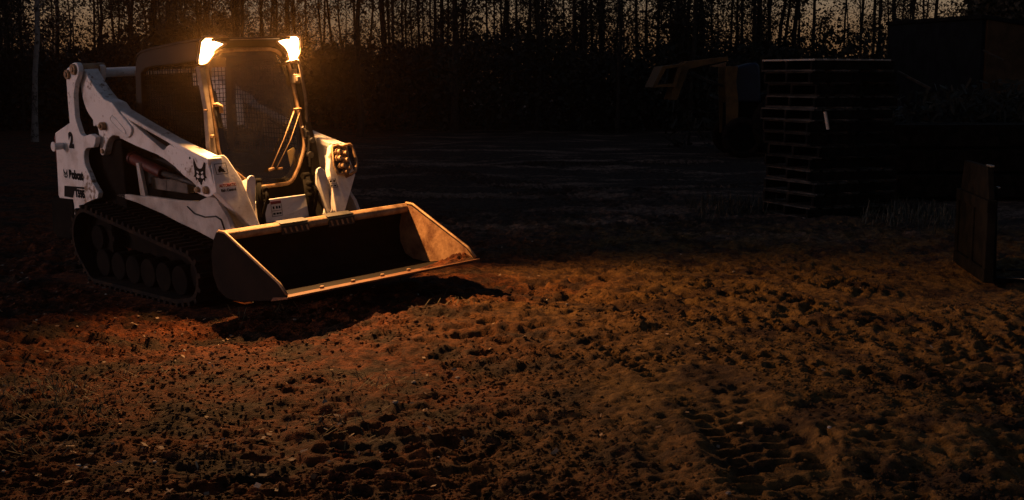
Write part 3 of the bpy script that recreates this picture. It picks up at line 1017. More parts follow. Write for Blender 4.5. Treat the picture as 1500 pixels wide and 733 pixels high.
# inner ceramic border as a dark ring standing behind the glass
m = MB()
nd = len(DOOR)
ins = [(y * .90, 1.34 + (z - 1.34) * .93) for y, z in DOOR]
vs, fs = [], []
for i in range(nd):
    for (y, z), o in ((DOOR[i], -.018), (ins[i], -.018), (ins[i], -.026), (DOOR[i], -.026)):
        vs.append((dx(z) + o, y * .98, 1.34 + (z - 1.34) * .98))
for i in range(nd):
    a, c = i * 4, ((i + 1) % nd) * 4
    for k in range(4):
        fs.append((a + k, a + (k + 1) % 4, c + (k + 1) % 4, c + k))
m.add(vs, fs)
m.build('door_seal', M_CAB, dr)
wp = MB()
wp.tube([(dx(1.384) + .03, .336, 1.386), (dx(1.15) + .04, .17, 1.15), (dx(.94) + .03, .017, .94)], .005, 6)
wp.tube([(dx(1.384) + .03, .396, 1.386), (dx(1.15) + .04, .24, 1.15), (dx(.94) + .03, .075, .95)], .004, 6)
wp.tube([(dx(1.386) + .03, .325, 1.388), (dx(1.386) + .03, .405, 1.388)], .009, 8)
wp.tube([(dx(.94) + .03, .0, .938), (dx(.94) + .03, .045, .946)], .012, 8)
wp.tube([(dx(.94) + .03, .085, .938), (dx(.94) + .03, .125, .940)], .010, 8)
wp.build('wiper', M_STEEL, dr)
hd = MB().tube([(dx(1.46) + .02, -.378, 1.462), (dx(1.46) + .055, -.372, 1.468), (dx(1.46) + .055, -.345, 1.455), (dx(1.40) + .045, -.345, 1.40)], .017, 8)
hd.build('door_handle', M_STEEL, dr)
MB().tube([(dx(1.44) + .02, -.362, 1.45), (dx(1.30) + .02, -.362, 1.29)], .022, 8).build('door_latch', M_BLACK, dr)
MB().cyl((dx(1.23) + .02, -.455, 1.235), (dx(1.23) + .07, -.455, 1.235), .013, 12).build('pillar_knob', M_STEEL, cabo)
MB().cyl((dx(1.42) + .02, -.475, 1.43), (dx(1.42) + .06, -.475, 1.43), .008, 10).build('pillar_knob', M_STEEL, cabo)
# grab bar beside the door, with hinge block and lower gear
gb = [(.62, .300, 1.745), (.70, .312, 1.768), (.70, .370, 1.781), (.70, .392, 1.768), (.70, .402, 1.735), (.70, .437, 1.502), (.70, .442, 1.436), (.70, .434, 1.26), (.70, .420, 1.228), (.70, .400, 1.220), (.71, .385, 1.245)]
MB().tube(gb, .011, 8).build('grab_bar', M_PILLAR, cabo)
hb = MB()
hb.box((.600, .365, 1.590), (.672, .425, 1.665))
hb.box((.665, .375, 1.605), (.700, .405, 1.650))
hb.box((.612, .375, 1.665), (.650, .410, 1.705))
hb.build('door_hinge', M_PILLAR, cabo, .006)
hb = MB()
hb.box((.665, .385, 1.08), (.74, .45, 1.15))
hb.box((.70, .395, 1.16), (.75, .43, 1.21))
hb.cyl((.70, .41, 1.02), (.78, .41, 1.02), .028, 12)
hb.cyl((.70, .43, 1.135), (.79, .43, 1.135), .022, 12)
hb.tube([(.72, .40, 1.23), (.75, .42, 1.16), (.76, .40, 1.05), (.76, .40, .92)], .012, 8)
hb.build('latch_gear', M_BLACK, cabo, .004)
MB().plate([(.70, .240, 1.06), (.70, .300, 1.085), (.70, .345, 1.01), (.73, .262, .88), (.73, .250, .90)], (-.01, 0, 0)).build('cab_sticker', M_YELLOW, cabo)
# wire grilles: each side window and the rear window
def grille(name, p0, ux, uz, poly, nx, nz, r, parent):
    """bars clipped to a convex polygon in (a, c) coordinates of the window plane"""
    m = MB()
    O, X, Z = Vector(p0), Vector(ux), Vector(uz)
    def clip(fix, horiz):
        hits = []
        k = len(poly)
        for i in range(k):
            (a0, c0), (a1, c1) = poly[i], poly[(i + 1) % k]
            f0, f1 = (c0, c1) if horiz else (a0, a1)
            if (f0 - fix) * (f1 - fix) < 0:
                t = (fix - f0) / (f1 - f0)
                hits.append((a0 + (a1 - a0) * t) if horiz else (c0 + (c1 - c0) * t))
        return (min(hits), max(hits)) if len(hits) > 1 else None
    as_ = [p[0] for p in poly]
    cs = [p[1] for p in poly]
    for i in range(1, nx):
        a = min(as_) + (max(as_) - min(as_)) * i / nx
        h = clip(a, False)
        if h:
            m.tube([O + X * a + Z * h[0], O + X * a + Z * h[1]], r, 5)
    for i in range(1, nz):
        c = min(cs) + (max(cs) - min(cs)) * i / nz
        h = clip(c, True)
        if h:
            m.tube([O + X * h[0] + Z * c, O + X * h[1] + Z * c], r, 5)
    return m.build(name, M_MATTE, parent)
SIDEW = [(-.325, 1.02), (-.325, 1.40), (-.30, 1.70), (-.22, 1.742), (-.075, 1.757), (.30, 1.778), (.56, 1.80), (.60, 1.70), (.70, 1.12), (.66, 1.02)]
for s in (-1, 1):
    grille('side_grille', (0, s * .415, 0), (1, 0, 0), (0, 0, 1), SIDEW, 26, 20, .0032, cabo)
    MB().plate([(x, s * .405, z) for x, z in SIDEW], (0, s * .004, 0)).build('side_glass', M_GLASS, cabo)
grille('rear_grille', (-.385, 0, 0), (0, 1, 0), (0, 0, 1), [(-.395, 1.02), (.395, 1.02), (.395, 1.72), (-.395, 1.72)], 22, 19, .0032, cabo)
# seat and controls inside
st = MB()
st.box((-.20, -.24, .93), (.22, .24, 1.02))
st.plate([(-.22, -.23, 1.00), (-.22, .23, 1.00), (-.32, .21, 1.50), (-.32, .15, 1.56), (-.32, -.15, 1.56), (-.32, -.21, 1.50)], (.09, 0, .02))
seat = st.build('seat', M_SEAT, TL, .03, segs=3)
for s in (-1, 1):
    MB().box((-.15, min(s * .29, s * .36), 1.10), (.16, max(s * .29, s * .36), 1.15)).build('armrest', M_SEAT, seat, .015)
    lv = MB().tube([(.22, s * .30, 1.0), (.27, s * .29, 1.12), (.26, s * .285, 1.22)], .014, 8)
    lv.cyl((.26, s * .285, 1.20), (.255, s * .283, 1.29), .024, 12)
    lv.build('control_lever', M_BLACK, seat)

# ---- work lamps at the roof's front corners
LENS_R = [(.684, -.448, 1.957), (.640, -.32, 1.958), (.608, -.231, 1.957), (.599, -.208, 1.945), (.601, -.208, 1.928), (.614, -.248, 1.905), (.630, -.292, 1.890), (.644, -.333, 1.869), (.660, -.374, 1.838), (.672, -.410, 1.803), (.685, -.45, 1.792), (.700, -.490, 1.794), (.703, -.497, 1.808), (.693, -.474, 1.865)]
for s in (-1, 1):
    L = [Vector((x, y * -s, z)) for x, y, z in LENS_R] if s > 0 else [Vector(p) for p in LENS_R]
    if s > 0:  # the left lamp sits closer round its corner of the roof
        L = [Vector(p) for p in ((.636, .30, 1.952), (.666, .396, 1.955), (.672, .412, 1.948), (.675, .420, 1.92), (.672, .412, 1.848), (.660, .380, 1.80), (.654, .362, 1.787), (.648, .345, 1.787), (.645, .334, 1.80), (.643, .329, 1.841), (.636, .312, 1.877), (.626, .283, 1.900), (.622, .270, 1.915), (.623, .270, 1.940), (.628, .281, 1.950))]
    c = sum(L, Vector()) / len(L)
    L = [c + (p - c) * 1.07 for p in L]
    for _ in range(1):  # round the corners
        L = [q for i in range(len(L)) for q in (L[i].lerp(L[(i + 1) % len(L)], .25), L[i].lerp(L[(i + 1) % len(L)], .75))]
    c = sum(L, Vector()) / len(L)
    fw = Vector((.94, .33 * s, 0)).normalized()
    grow = [c + (p - c) * 1.10 for p in L]
    hs = MB().plate([p - fw * .012 for p in grow], -fw * .055)
    hous = hs.build('work_lamp', M_CAB, TL, .008)
    MB().tube([c + (p - c) * 1.16 + fw * .006 for p in L], .0100, 8, closed=True).build('lamp_rim', M_STEEL, hous)
    MB().plate([p - fw * .010 for p in L], fw * .010).build('lamp_lens', M_LENS, hous)
    ld = bpy.data.lights.new('work_light', 'SPOT')
    ld.energy = 375
    ld.color = (1., .47, .15)
    ld.spot_size = R(138)
    ld.spot_blend = .8
    ld.shadow_soft_size = .026
    lo = bpy.data.objects.new('work_light', ld)
    COL.objects.link(lo)
    lo.parent = hous
    lo.location = c + fw * .030 + Vector((0, 0, -.01))
    aim = Vector((.90, .02 * s, -.68))
    lo.rotation_euler = aim.to_track_quat('-Z', 'Y').to_euler()

# ---- quick attach plate between the guards
qa = MB().plate([(.955, -.262, .720), (.955, -.235, .735), (.955, .225, .735), (.955, .252, .720), (.975, .235, .65), (.985, .255, .54), (.985, -.250, .535)], (-.03, 0, -.004)).build('quick_attach_plate', M_WHITE, TL, .006)
MB().prism([(1.02, .50), (1.08, .53), (1.30, .52), (1.283, .44), (1.288, .30), (1.33, .215), (1.10, .22), (1.02, .30)], -.64, .64).build('mount_frame', M_MATTE, qa, .008)
MB().box((.97, -.25, .508), (1.02, .26, .536)).build('attach_lip', M_STEEL, qa, .004)
def qp(y, z, o=.0015):
    return Vector((.955 + (.735 - z) * .155 + o, y, z))
def qrect(m, y0, y1, z0, z1, o=.0015):
    m.plate([qp(y0, z0, o), qp(y1, z0, o), qp(y1, z1, o), qp(y0, z1, o)], (.001, 0, 0))
m = MB()
qrect(m, -.127, -.030, .692, .714)
m.build('red_decal_band', M_DECALR, qa)
m = MB()
for r in ((-.127, -.030, .598, .601), (-.127, -.124, .601, .690), (-.033, -.030, .601, .690), (-.124, -.033, .640, .643)):
    qrect(m, *r)
for y in (-.105, -.075, -.050):
    qrect(m, y - .008, y + .008, .656, .676)
    qrect(m, y - .010, y + .010, .612, .626)
m.build('warning_pictogram', M_DECAL, qa)

# ---- bucket
BW = .868
prof_out = [(1.372, .612), (1.330, .56), (1.285, .44), (1.290, .30), (1.345, .195), (1.45, .15), (1.62, .145), (2.185, .235)]
prof_in = [(2.185, .255), (1.64, .172), (1.47, .178), (1.375, .215), (1.318, .31), (1.314, .43), (1.355, .55), (1.395, .590)]
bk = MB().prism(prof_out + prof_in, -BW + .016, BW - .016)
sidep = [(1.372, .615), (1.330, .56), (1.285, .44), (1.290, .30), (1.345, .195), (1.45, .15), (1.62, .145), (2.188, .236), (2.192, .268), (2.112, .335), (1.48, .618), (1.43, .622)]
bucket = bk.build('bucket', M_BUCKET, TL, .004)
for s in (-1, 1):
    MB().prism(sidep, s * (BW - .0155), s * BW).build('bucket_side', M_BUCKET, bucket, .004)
    MB().prism([(1.382, .588), (1.352, .545), (1.318, .43), (1.322, .31), (1.378, .218), (1.472, .182), (1.64, .176), (2.172, .256), (2.178, .266), (2.106, .330), (1.478, .606), (1.432, .610)], s * (BW - .0165), s * (BW - .0185)).build('lit_worn_liner', M_BPLATE, bucket)  # inner faces coloured as lamp-lit worn steel, outer sides left near black
lip = MB().plate([(1.362, -BW, .620), (1.362, BW, .620), (1.405, BW, .617), (1.438, BW, .597), (1.438, BW, .555), (1.405, BW, .552)][:2] + [(1.362, BW, .620)][:0] + [], (0, 0, 0)) if False else MB().prism([(1.360, .600), (1.372, .622), (1.405, .622), (1.432, .604), (1.438, .575), (1.428, .552), (1.405, .552), (1.392, .585)], -BW + .002, BW - .002)
lip.build('bucket_top_lip', M_STEEL, bucket, .008)
for s in (-1, 1):
    e = [(1.40, .626), (1.48, .622), (2.112, .339), (2.194, .272)]
    MB().tube([(x, s * (BW - .006), z) for x, z in e], .010, 8).build('side_edge_bar', M_STEEL, bucket)
ce = MB().prism([(2.02, .205), (2.05, .236), (2.225, .262), (2.225, .248)], -BW - .012, BW + .012).build('cutting_edge', M_RUSTEDGE, bucket, .003)
m = MB()
for y in (-.508, -.237, .027, .275, .55):
    m.cyl((2.10, y, .238), (2.10, y, .262), .016, 10)
m.build('edge_bolt', M_STEEL, bucket, .003)
# loose earth left in the right hand corner of the edge
nx_, ny_ = 22, 30
vs, fs = [], []
for i in range(nx_):
    for j in range(ny_):
        u, v = i / (nx_ - 1), j / (ny_ - 1)
        x = 1.95 + .25 * u
        y = .34 + .515 * v
        base = .168 + (x - 1.62) * .155
        e = max(0, 1 - abs(u - .62) / .40) * min(1, v * 1.25) * (1 if v < .97 else .6)
        vs.append((x, y, base - .004 + .055 * e * (.55 + .9 * random.random())))
for i in range(nx_ - 1):
    for j in range(ny_ - 1):
        a = i * ny_ + j
        fs.append((a, a + ny_, a + ny_ + 1, a + 1))
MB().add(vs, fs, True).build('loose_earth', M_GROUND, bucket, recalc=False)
for (ya, yb) in ((-.364, -.120), (.058, .302)):
    gp = MB().plate([(1.4405, ya, .597), (1.4405, yb, .597), (1.4405, yb, .536), (1.4405, ya, .536)], (.006, 0, 0)).plate([(1.362, ya, .624), (1.362, yb, .624), (1.438, yb, .610), (1.438, ya, .610)], (.0, 0, .006)).build('step_grip', M_BLACK, bucket)
    m = MB()
    k = 5
    w = (yb - ya) / k
    for i in range(k):
        y = ya + w * (i + .25)
        m.plate([(1.447, y, .585), (1.447, y + w * .35, .585), (1.447, y + w * .62, .546), (1.447, y + w * .30, .546)], (.005, 0, 0))
    m.build('grip_tread', M_STEEL, gp)

# ------------------------------------------------------------------ pallets
def make_pallet():
    root = empty('wooden_pallet')
    deck = MB()
    n = 7
    for i in range(n):
        x = -.6 + .02 + i * (1.16 / n)
        deck.box((x, -.5 + random.uniform(-.012, .012), .122), (x + .118, .5 + random.uniform(-.012, .012), .142))
    deck.build('top_deck', M_WOOD, root, .003)
    for y in (-.46, 0, .46):
        MB().box((-.6, y - .022, .022), (.6, y + .022, .1215)).build('stringer', M_DARKWOOD, root, .004)
    low = MB()
    for x in (-.58, -.06, .46):
        low.box((x, -.5, 0), (x + .12, .5, .0215))
    low.build('bottom_deck', M_WOOD, root, .003)
    return root
proto = make_pallet()
kids = kid_map(proto)
ordinal = ['bottom', 'second from the bottom', 'third from the bottom', 'fourth from the bottom', 'fifth from the bottom', 'sixth from the bottom',
           'seventh from the bottom', 'sixth from the top', 'fifth from the top', 'fourth from the top', 'third from the top', 'second from the top', 'topmost']
PS = Vector((3.80, 14.9))
for i in range(13):
    p = proto if i == 0 else copy_tree(proto, kids)
    jx, jy = random.uniform(-.06, .06), random.uniform(-.06, .06)
    p.location = (PS.x + jx, PS.y + jy, .02 + i * .1422 - .012)
    p.rotation_euler = (0, 0, R(22 + random.uniform(-4, 4)))
    if i % 3 == 1 or i in (5, 6, 11):
        for d in children(p):
            if d.name.startswith(('top_deck', 'bottom_deck')) and i != 0:
                d.data = d.data.copy()
                d.data.materials[0] = M_MIDWOOD
    if i == 12:
        for d in children(p):
            if d.name.startswith('top_deck'):
                d.data = d.data.copy()
                d.data.materials[0] = M_PALEWOOD  # brightness of the stack's top edge put into the board colour
                d['label'] = 'boards coloured pale as if lit'
    tag(p, 'grey wooden pallet, %s of the tall pallet stack' % ordinal[i] if i else 'grey wooden pallet on the ground under the tall stack', 'pallet', 'pallets in the tall stack')

def plank(name, a, b, w, t, mat, label, cat):
    a, b = Vector(a), Vector(b)
    d = (b - a).normalized()
    sd = d.cross(Vector((0, 0, 1))).normalized() * (w / 2)
    upv = sd.cross(d).normalized() * t
    o = MB().plate([a - sd, a + sd, b + sd, b - sd], upv).build(name, mat, None, .003)
    return tag(o, label, cat)
plank('broken_board', (3.52, 14.02, 1.26), (3.57, 14.06, 1.06), .035, .02, M_PALEWOOD, 'pale split board hanging off the front of the pallet stack', 'board')
plank('pole', (4.62, 15.0, 1.70), (4.92, 14.7, 1.50), .03, .03, M_WOOD, 'thin grey pole leaning out behind the pallet stack', 'pole')

# timber stack further right
k = 0
pos = ['lower', 'middle', 'upper']
for row in range(3):
    for c in range(3 - (row == 2)):
        x0 = 5.9 + random.uniform(-.2, .2)
        yy = 17.0 + c * .42 + row * .15
        z = .02 + row * .34
        o = MB().box((-2.0, -.15, 0), (2.0, .15, .30)).build('timber_beam', M_DARKWOOD, None, .012)
        o.location = (x0 + 1.2, yy, z)
        o.rotation_euler = (0, 0, R(random.uniform(-3, 3)))
        tag(o, 'dark squared timber in the %s row of the stack, %s' % (pos[row], ('nearest the yard', 'second from the yard', 'nearest the shed')[c]), 'timber', 'timbers stacked by the shed')

# ------------------------------------------------------------------ pallet fork attachment standing on the right
FK = empty('fork_attachment', (3.95, 10.45, 0), (0, 0, R(-8)))
FK.location.z = gz(3.95, 10.45) - .02
tag(FK, 'black pallet fork attachment standing upright with tines on the ground', 'fork attachment')
fr = MB()
fr.box((-.05, -.55, .05), (.03, .62, .16))
fr.box((-.05, -.55, .62), (.03, .62, .72))
for y in (-.55, -.06, .53):
    fr.box((-.046, y, .16), (.026, y + .09, .62))
fr.plate([(-.03, -.50, .72), (-.03, .55, .72), (-.03, .45, .98), (-.03, -.40, .98)], (.05, 0, 0))
fr.box((-.03, -.54, .165), (.01, .61, .615))
frame = fr.build('carriage_frame', M_MATTE, FK, .006)
for y in (-.34, .18):
    t = MB().prism([(.03, .02), (1.25, .012), (1.25, .022), (.10, .060), (.075, .80), (.032, .80)], y, y + .11)
    t.build('tine', M_MATTE, FK, .004)
MB().box((-.02, -.44, .981), (.016, -.30, .997)).build('worn_lit_edge', M_CHROME, FK, .003)
MB().box((.078, -.32, .80), (.10, -.25, .812)).build('worn_lit_edge', M_CHROME, FK, .002)
MB().tube([(.18, -.342, .062), (1.25, -.342, .030)], .007, 6).build('worn_lit_edge', M_CHROME, FK)  # lamp glint along the tine, laid on as a bright strip

# ------------------------------------------------------------------ orange loader tractor far behind
OT = empty('loader_tractor', (3.7, 26., 0))
tag(OT, 'old dull orange front loader tractor parked beyond the pallet stack', 'tractor')
sc = 26. / 1813.
def op(px, py, y=0.):
    return ((px - 750) * sc - 3.7, y, 1.656 + (112.5 - py) * sc)
def oprism(pts, y0, y1, name, mat, par=OT, bev=.01):
    q = [op(*p) for p in pts]
    return MB().prism([(a[0], a[2]) for a in q], y0, y1).build(name, mat, par, bev)
for y in (-.45, .38):
    bm_ = oprism([(1057, 84), (1058, 90), (1020, 98), (1002, 102), (995, 120), (986, 146), (974, 146), (984, 116), (990, 96), (1000, 91)], y, y + .07, 'loader_boom', M_ORANGE)
    oprism([(1054, 98), (1072, 98), (1070, 120), (1074, 150), (1074, 195), (1058, 195), (1056, 150), (1054, 120)], y, y + .09, 'loader_tower', M_ORANGE)
    q0, q1 = op(1008, 108), op(1052, 126)
    MB().cyl((q0[0], y + .1, q0[2]), (q1[0], y + .1, q1[2]), .025, 10).build('boom_cylinder', M_WOOD, bm_)
oprism([(1030, 98), (1055, 92), (1054, 100)], -.47, -.45, 'tower_gusset', M_BPLATE)
# bucket: open frame with side plates, back and edge
bb = MB()
q = [op(*p) for p in ((962, 98), (987, 95), (988, 99), (967, 102), (955, 124), (979, 122), (977, 127), (948, 128))]
bb.prism([(a[0], a[2]) for a in q], -.75, .75)
q = [op(*p) for p in ((984, 97), (990, 96), (981, 127), (976, 127))]
bb.prism([(a[0], a[2]) for a in q], -.748, .748)
bb.build('loader_bucket', M_ORANGE, OT, .006)
oprism([(1068, 106), (1074, 98), (1098, 92), (1104, 96), (1106, 110), (1108, 150), (1068, 150)], -.34, .34, 'hood', M_BLUE, bev=.05)
oprism([(1060, 150), (1150, 150), (1150, 200), (1060, 200)], -.28, .28, 'chassis', M_MATTE)
oprism([(1112, 120), (1118, 100), (1124, 100), (1124, 122), (1148, 122), (1148, 132), (1112, 132)], -.24, .24, 'tractor_seat', M_MATTE, bev=.02)
for (x, r, w) in ((1078, .42, .16), (1136, .66, .22)):
    for y in (-.62, .62):
        c = op(x, 112)
        ty = MB()
        cz = r
        ring = [(c[0] + r * .82 * math.cos(t * math.pi / 14), y, cz + r * .82 * math.sin(t * math.pi / 14)) for t in range(28)]
        ty.tube(ring, r * .18, 10, closed=True)
        wh = ty.build('wheel', M_RUBBER, OT)
        MB().cyl((c[0], y - .05, cz), (c[0], y + .05, cz), r * .68, 22).build('rim', M_MATTE, wh, .01)

# ------------------------------------------------------------------ shed on the right edge
SH = empty('shed', (10.9, 30.5, 0))
tag(SH, 'dark shed with a brown gable wall at the right edge of the yard', 'shed')
w = MB()
s30 = 30.5 / 1813.
xl = (1336 - 750) * s30 - 10.9
xc = (1428 - 750) * s30 - 10.9
zl = 1.656 + (112.5 - 36) * (34. / 1813.)
zr = 1.656 + (112.5 - 30) * s30
MB().plate([(xl + .55, 4.2, -.1), (xc, 0, -.1), (xc, 0, zr), (xl + .55, 4.2, zr)], (.12, .06, 0)).build('side_wall', M_SHEDSIDE, SH)
MB().plate([(xc + .13, .0, -.1), (xc + 4.6, 2.2, -.1), (xc + 4.6, 2.2, zr - .5), (xc + .13, 0, zr - .01)], (-.05, .12, 0)).build('gable_wall', M_SHEDGABLE, SH)
zb = zr - .05
rf = MB().plate([(xc - .05, -.12, zr), (xl + .48, 4.3, zr + .02), (xl + 4.2, 7.4, zr - .5), (xc + 4.7, 2.1, zr - .5)], (0, 0, .10))
rf.build('roof', M_ROOF, SH, .01)
plank('gutter_board', (xc + 10.9 - .3, 29.6, 2.26), (xc + 10.9 + .12, 29.4, 2.02), .10, .04, M_WOOD, 'grey board leaning at an angle against the brown shed wall', 'board')
plank('eave_board', (xc + 10.85, 27.2, 1.80), (xc + 10.9 + .9, 27.6, 1.84), .12, .05, M_WOOD, 'grey board lying on the brush heap before the shed', 'board')

# ------------------------------------------------------------------ trees
def make_tree(name, seed, h, r0, bark, leafm, leaves, lean=0., low=1.4, spread=1.3, leaf=.07):
    rd = random.Random(seed)
    rg = np.random.default_rng(seed)
    root = empty(name)
    m = MB()
    path, rr = [], []
    x = y = 0.
    for i in range(12):
        t = i / 11
        path.append((x + lean * t * h, y, t * h - .1))
        rr.append(r0 * (1 - .82 * t) + .004 + (.35 * r0 if i == 0 else 0))
        x += rd.gauss(0, .05)
        y += rd.gauss(0, .05)
    m.tube(path, rr, 9)
    tips = []
    nb = int(h * 5)
    for k in range(nb):
        t = rd.uniform(low / h, .98)
        f = t * 11
        i = min(int(f), 10)
        p = Vector(path[i]).lerp(Vector(path[i + 1]), f - i)
        a = rd.uniform(0, 2 * math.pi)
        L = spread * (1.05 - t) * rd.uniform(.5, 1.2) + .25
        up_ = rd.uniform(.35, 1.0)
        d = Vector((math.cos(a), math.sin(a), up_)).normalized()
        q = [p]
        for j in range(4):
            d = (d + Vector((rd.gauss(0, .16), rd.gauss(0, .16), rd.gauss(.06, .12)))).normalized()
            q.append(q[-1] + d * L / 4)
        b0 = r0 * .28 * (1 - .6 * t)
        m.tube(q, [b0, b0 * .75, b0 * .5, b0 * .3, .004], 5)
        tips += [(q[2], L), (q[3], L), (q[4], L)]
        for j in range(2):  # twigs
            e = q[rd.randint(1, 3)]
            d2 = (d + Vector((rd.gauss(0, .6), rd.gauss(0, .6), rd.gauss(.1, .3)))).normalized()
            e2 = e + d2 * L * .45
            m.tube([e, e.lerp(e2, .5) + Vector((rd.gauss(0, .03), 0, 0)), e2], [b0 * .4, b0 * .25, .003], 4)
            tips.append((e2, L))
    m.build('trunk', bark, root, recalc=False)
    k = rg.integers(0, len(tips), leaves)
    C = np.array([tips[i][0] for i in k]) + rg.normal(0, .17, (leaves, 3))
    U = unit(rg.normal(0, 1, (leaves, 3)))
    V = unit(np.cross(U, rg.normal(0, 1, (leaves, 3))))
    s = rg.uniform(.5, 1.2, (leaves, 1)) * leaf
    cr = quads_object('crown', C, U * s, V * s * .6, leafm)
    cr.parent = root
    return root

KINDS = []
for i in range(4):
    KINDS.append(make_tree('slender_tree', 20 + i, 9.5 + i * .6, .055, M_BARK, M_LEAF, 1900, low=1.6, leaf=.036))
for i in range(3):
    KINDS.append(make_tree('bushy_tree', 40 + i, 7.0 + i * .6, .09, M_BARK, M_LEAF, 3000, low=.8, spread=1.5, leaf=.045))
for i in range(2):
    KINDS.append(make_tree('bare_tree', 60 + i, 9.0 + i, .05, M_BARK, M_LEAF, 700, low=1.2, leaf=.03))
KM = [kid_map(k) for k in KINDS]
LAB = {'slender_tree': ('slender leafy tree in the dark wood behind the yard', 'slender trees in the wood'),
       'bushy_tree': ('bushy dark tree in the wood behind the yard', 'bushy trees in the wood'),
       'bare_tree': ('thin nearly bare tree in the wood behind the yard', 'bare trees in the wood')}
used = set()
rt_ = random.Random(11)
for i in range(215):
    Y = 37.5 + 26 * (i / 215) ** 1.1
    half = Y * .43 + 2
    X = rt_.uniform(-half, half)
    fx = X / Y
    if fx > .20 and rt_.random() < .12:
        continue
    if Y < 40 and X > 7.5:
        continue
    kk = rt_.choices(range(9), [2.4, 2.4, 2.4, 2.4, 1.2, 1.2, 1.2, 5, 5])[0]
    if kk not in used:
        o = KINDS[kk]
        used.add(kk)
    else:
        o = copy_tree(KINDS[kk], KM[kk])
    sc_ = rt_.uniform(.85, 1.25)
    o.location = (X, Y, -.05)
    o.rotation_euler = (0, 0, rt_.uniform(0, 6.28))
    o.scale = (sc_, sc_, sc_ * rt_.uniform(.95, 1.1))
    l, g = LAB[o.name.split('.')[0]]
    tag(o, l, 'tree', g)
for kk in range(9):
    if kk not in used:
        KINDS[kk].location = (kk * 3 - 12, 52, 0)
        l, g = LAB[KINDS[kk].name.split('.')[0]]
        tag(KINDS[kk], l, 'tree', g)

t = make_tree('birch_tree', 81, 10., .075, M_BIRCH, M_LEAF, 450, lean=.115, low=3.2)
t.location = ((52.5 - 750) / 1813 * 31.5, 31.5, 0)
tag(t, 'birch with a straight pale trunk, standing left of the track loader', 'tree')
t = make_tree('birch_tree', 82, 9., .085, M_BARK, M_LEAF, 400, lean=.02, low=3.2)
t.location = ((528 - 750) / 1813 * 35.5, 35.5, 0)
tag(t, 'leaning birch with a slim trunk, right of the lit roof lamps', 'tree')
t = make_tree('birch_tree', 83, 9., .08, M_BARK, M_LEAF, 450, low=3.)
t.location = ((1013 - 750) / 1813 * 38., 38., 0)
tag(t, 'slim birch rising behind the orange tractor', 'tree')

for (px, Y, sd) in ((1462, 37.0, 91), (1500, 38.5, 92), (1436, 39.5, 93)):
    t = make_tree('bushy_tree', sd, 8., .1, M_BARK, M_LEAF, 6500, low=1.2, spread=1.9, leaf=.075)
    t.location = ((px - 750) / 1813 * Y, Y, 0)
    tag(t, 'dense bushy tree rising behind the shed roof', 'tree', 'trees behind the shed')

# undergrowth: one mass of leaves and twigs along the edge of the wood
def undergrowth():
    n = 130000
    x = rng.uniform(-30, 30, n)
    y = 37.6 + rng.uniform(0, 1, n) ** 1.3 * 24
    top = 1.3 + 1.5 * vnoise(x * .35, y * .15, 71) + .9 * vnoise(x * 1.4, y * .6, 72) + (y - 37.6) * .02
    z = rng.uniform(0, 1, n) ** .85 * top
    P = np.stack([x, y, z], 1)
    U = unit(rng.normal(0, 1, (n, 3)))
    V = unit(np.cross(U, rng.normal(0, 1, (n, 3))))
    s = rng.uniform(.03, .095, (n, 1))
    # unseen wood edge along the left, added to keep the sun off the background
    k = 40000
    ys_ = rng.uniform(12.2, 40, k)
    xs_ = -12.5 - (ys_ - 12.2) * .34 - rng.uniform(0, 5, k)
    zs_ = rng.uniform(0, 1, k) * (6.0 + 2.5 * vnoise(ys_ * .6, xs_ * .5, 73))
    P = np.vstack([P, np.stack([xs_, ys_, zs_], 1)])
    U = np.vstack([U, unit(rng.normal(0, 1, (k, 3)))])
    V = np.vstack([V, unit(rng.normal(0, 1, (k, 3)))])
    s = np.vstack([s, rng.uniform(.08, .2, (k, 1))])
    o = quads_object('undergrowth', P, U * s, V * s * .7, M_SHRUB)
    tag(o, 'dense dark undergrowth along the edge of the wood', 'undergrowth', None, 'stuff')
    n = 12000
    x = rng.uniform(3.5, 14, n)
    y = rng.uniform(24, 28.5, n)
    keep = ~((np.abs(x - 4.3) < 2.0) & (y < 28))
    x, y = x[keep], y[keep]
    n = len(x)
    top = .5 + 1.2 * vnoise(x * .8, y * .8, 75)
    P = np.stack([x, y, rng.uniform(0, 1, n) * top], 1)
    U = unit(rng.normal(0, 1, (n, 3)))
    V = unit(np.cross(U, rng.normal(0, 1, (n, 3))))
    s = rng.uniform(.03, .10, (n, 1))
    o = quads_object('brush_heap', P, U * s * 1.6, V * s * .35, M_SHRUB)
    tag(o, 'dark brush and weeds grown up before the shed', 'brush', None, 'stuff')
    # weeds at the foot of the pallet stack and along the yard
    n = 2600
    x = rng.uniform(2.2, 5.2, n)
    y = rng.uniform(12.8, 17.0, n)
    keep = vnoise(x * 1.1, y * 1.1, 91) > .45
    x, y = x[keep], y[keep]
    n = len(x)
    z = ground_height(x[None, :], y[None, :])[0]
    a = rng.uniform(0, 6.28, n)
    tt = rng.uniform(.7, 1.5, n)
    D = np.stack([np.cos(a) * np.cos(tt), np.sin(a) * np.cos(tt), np.sin(tt)], 1)
    ln = rng.uniform(.03, .14, (n, 1))
    o = quads_object('weeds', np.stack([x, y, z], 1) + D * ln * .9, unit(np.cross(D, np.array([[0, 0, 1.]]))) * .004, D * ln, M_WEED)
    tag(o, 'thin dry weeds around the foot of the pallet stack', 'weeds', None, 'stuff')
undergrowth()

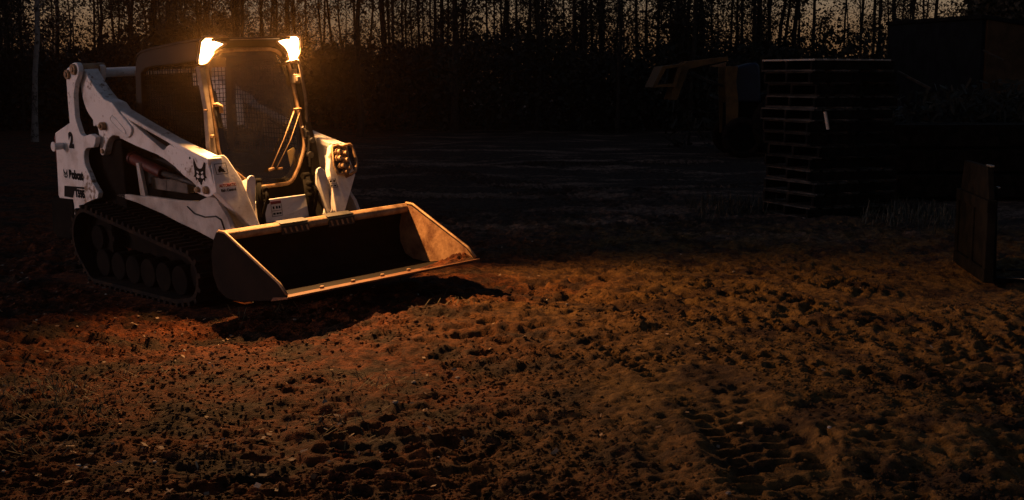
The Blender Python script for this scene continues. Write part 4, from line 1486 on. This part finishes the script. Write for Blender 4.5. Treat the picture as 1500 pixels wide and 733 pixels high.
# ------------------------------------------------------------------ haze added to give the lamps their glow
HAZE = .00029
if HAZE:
    hz = MB().box((-420, -130, -1.5), (420, 720, 16.)).build('haze', M_BLACK, None)
    mh, nt, b = new_mat('glow_mist')
    nt.nodes.remove(b)
    pv = N(nt, 'ShaderNodeVolumePrincipled')
    pv.inputs['Color'].default_value = (.95, .62, .30, 1)
    pv.inputs['Density'].default_value = HAZE
    pv.inputs['Anisotropy'].default_value = .95
    nt.links.new(pv.outputs[0], nt.nodes['Material Output'].inputs['Volume'])
    hz.data.materials.clear()
    hz.data.materials.append(mh)
    tag(hz, 'thin orange mist added through the yard for the lamp glow', None, None, 'stuff')

# ------------------------------------------------------------------ dusk sky and last sun
SUN_EL, SUN_AZ = R(5.5), R(-100)      # azimuth from +Y, negative to the left
w = bpy.data.worlds.new('World')
SC.world = w
w.use_nodes = True
nt = w.node_tree
sky = nt.nodes.new('ShaderNodeTexSky')
sky.sky_type = 'NISHITA'
sky.sun_disc = False
sky.sun_elevation = SUN_EL
sky.sun_rotation = SUN_AZ
sky.dust_density = 1.5
sky.ozone_density = 2.5
sky.air_density = 1.0
bg = nt.nodes['Background']
bg.inputs['Strength'].default_value = .055
# dusk tint of the air: warm low down, violet higher up
tcw = nt.nodes.new('ShaderNodeTexCoord')
sxyz = nt.nodes.new('ShaderNodeSeparateXYZ')
nt.links.new(tcw.outputs['Generated'], sxyz.inputs[0])
rw = nt.nodes.new('ShaderNodeValToRGB')
rw.color_ramp.elements[0].position = .02
rw.color_ramp.elements[0].color = (2.7, 1.55, 1.45, 1)
rw.color_ramp.elements[1].position = .16
rw.color_ramp.elements[1].color = (1.15, .85, .78, 1)
nt.links.new(sxyz.outputs[2], rw.inputs['Fac'])
mw = nt.nodes.new('ShaderNodeMix')
mw.data_type = 'RGBA'
mw.blend_type = 'MULTIPLY'
mw.inputs['Factor'].default_value = 1
nt.links.new(sky.outputs[0], mw.inputs[6])
nt.links.new(rw.outputs['Color'], mw.inputs[7])
nt.links.new(mw.outputs[2], bg.inputs['Color'])

sl = bpy.data.lights.new('sun', 'SUN')
sl.energy = .30
sl.angle = R(8)
sl.color = (.86, .86, 1.12)
so = bpy.data.objects.new('sun', sl)
COL.objects.link(so)
dirv = Vector((math.sin(SUN_AZ) * math.cos(SUN_EL), math.cos(SUN_AZ) * math.cos(SUN_EL), math.sin(SUN_EL)))
so.rotation_euler = (-dirv).to_track_quat('-Z', 'Y').to_euler()
so.location = (-20, 20, 20)

# ------------------------------------------------------------------ camera
cd = bpy.data.cameras.new('camera')
cd.sensor_width = 36
cd.lens = 1813.35 / 1500 * 36
cd.clip_end = 2000
cam = bpy.data.objects.new('camera', cd)
COL.objects.link(cam)
cam.location = (0, 0, 1.6558)
cam.rotation_euler = (math.pi / 2 - .1392, 0, 0)
SC.camera = cam

vs_ = SC.view_settings
vs_.view_transform = 'Standard'
vs_.look = 'None'
vs_.exposure = 0.35
vs_.gamma = 1
vs_.use_curve_mapping = False
SC.cycles.use_denoising = True
SC.cycles.max_bounces = 8
SC.cycles.transparent_max_bounces = 16
SC.cycles.volume_bounces = 0
SC.cycles.sample_clamp_indirect = 4
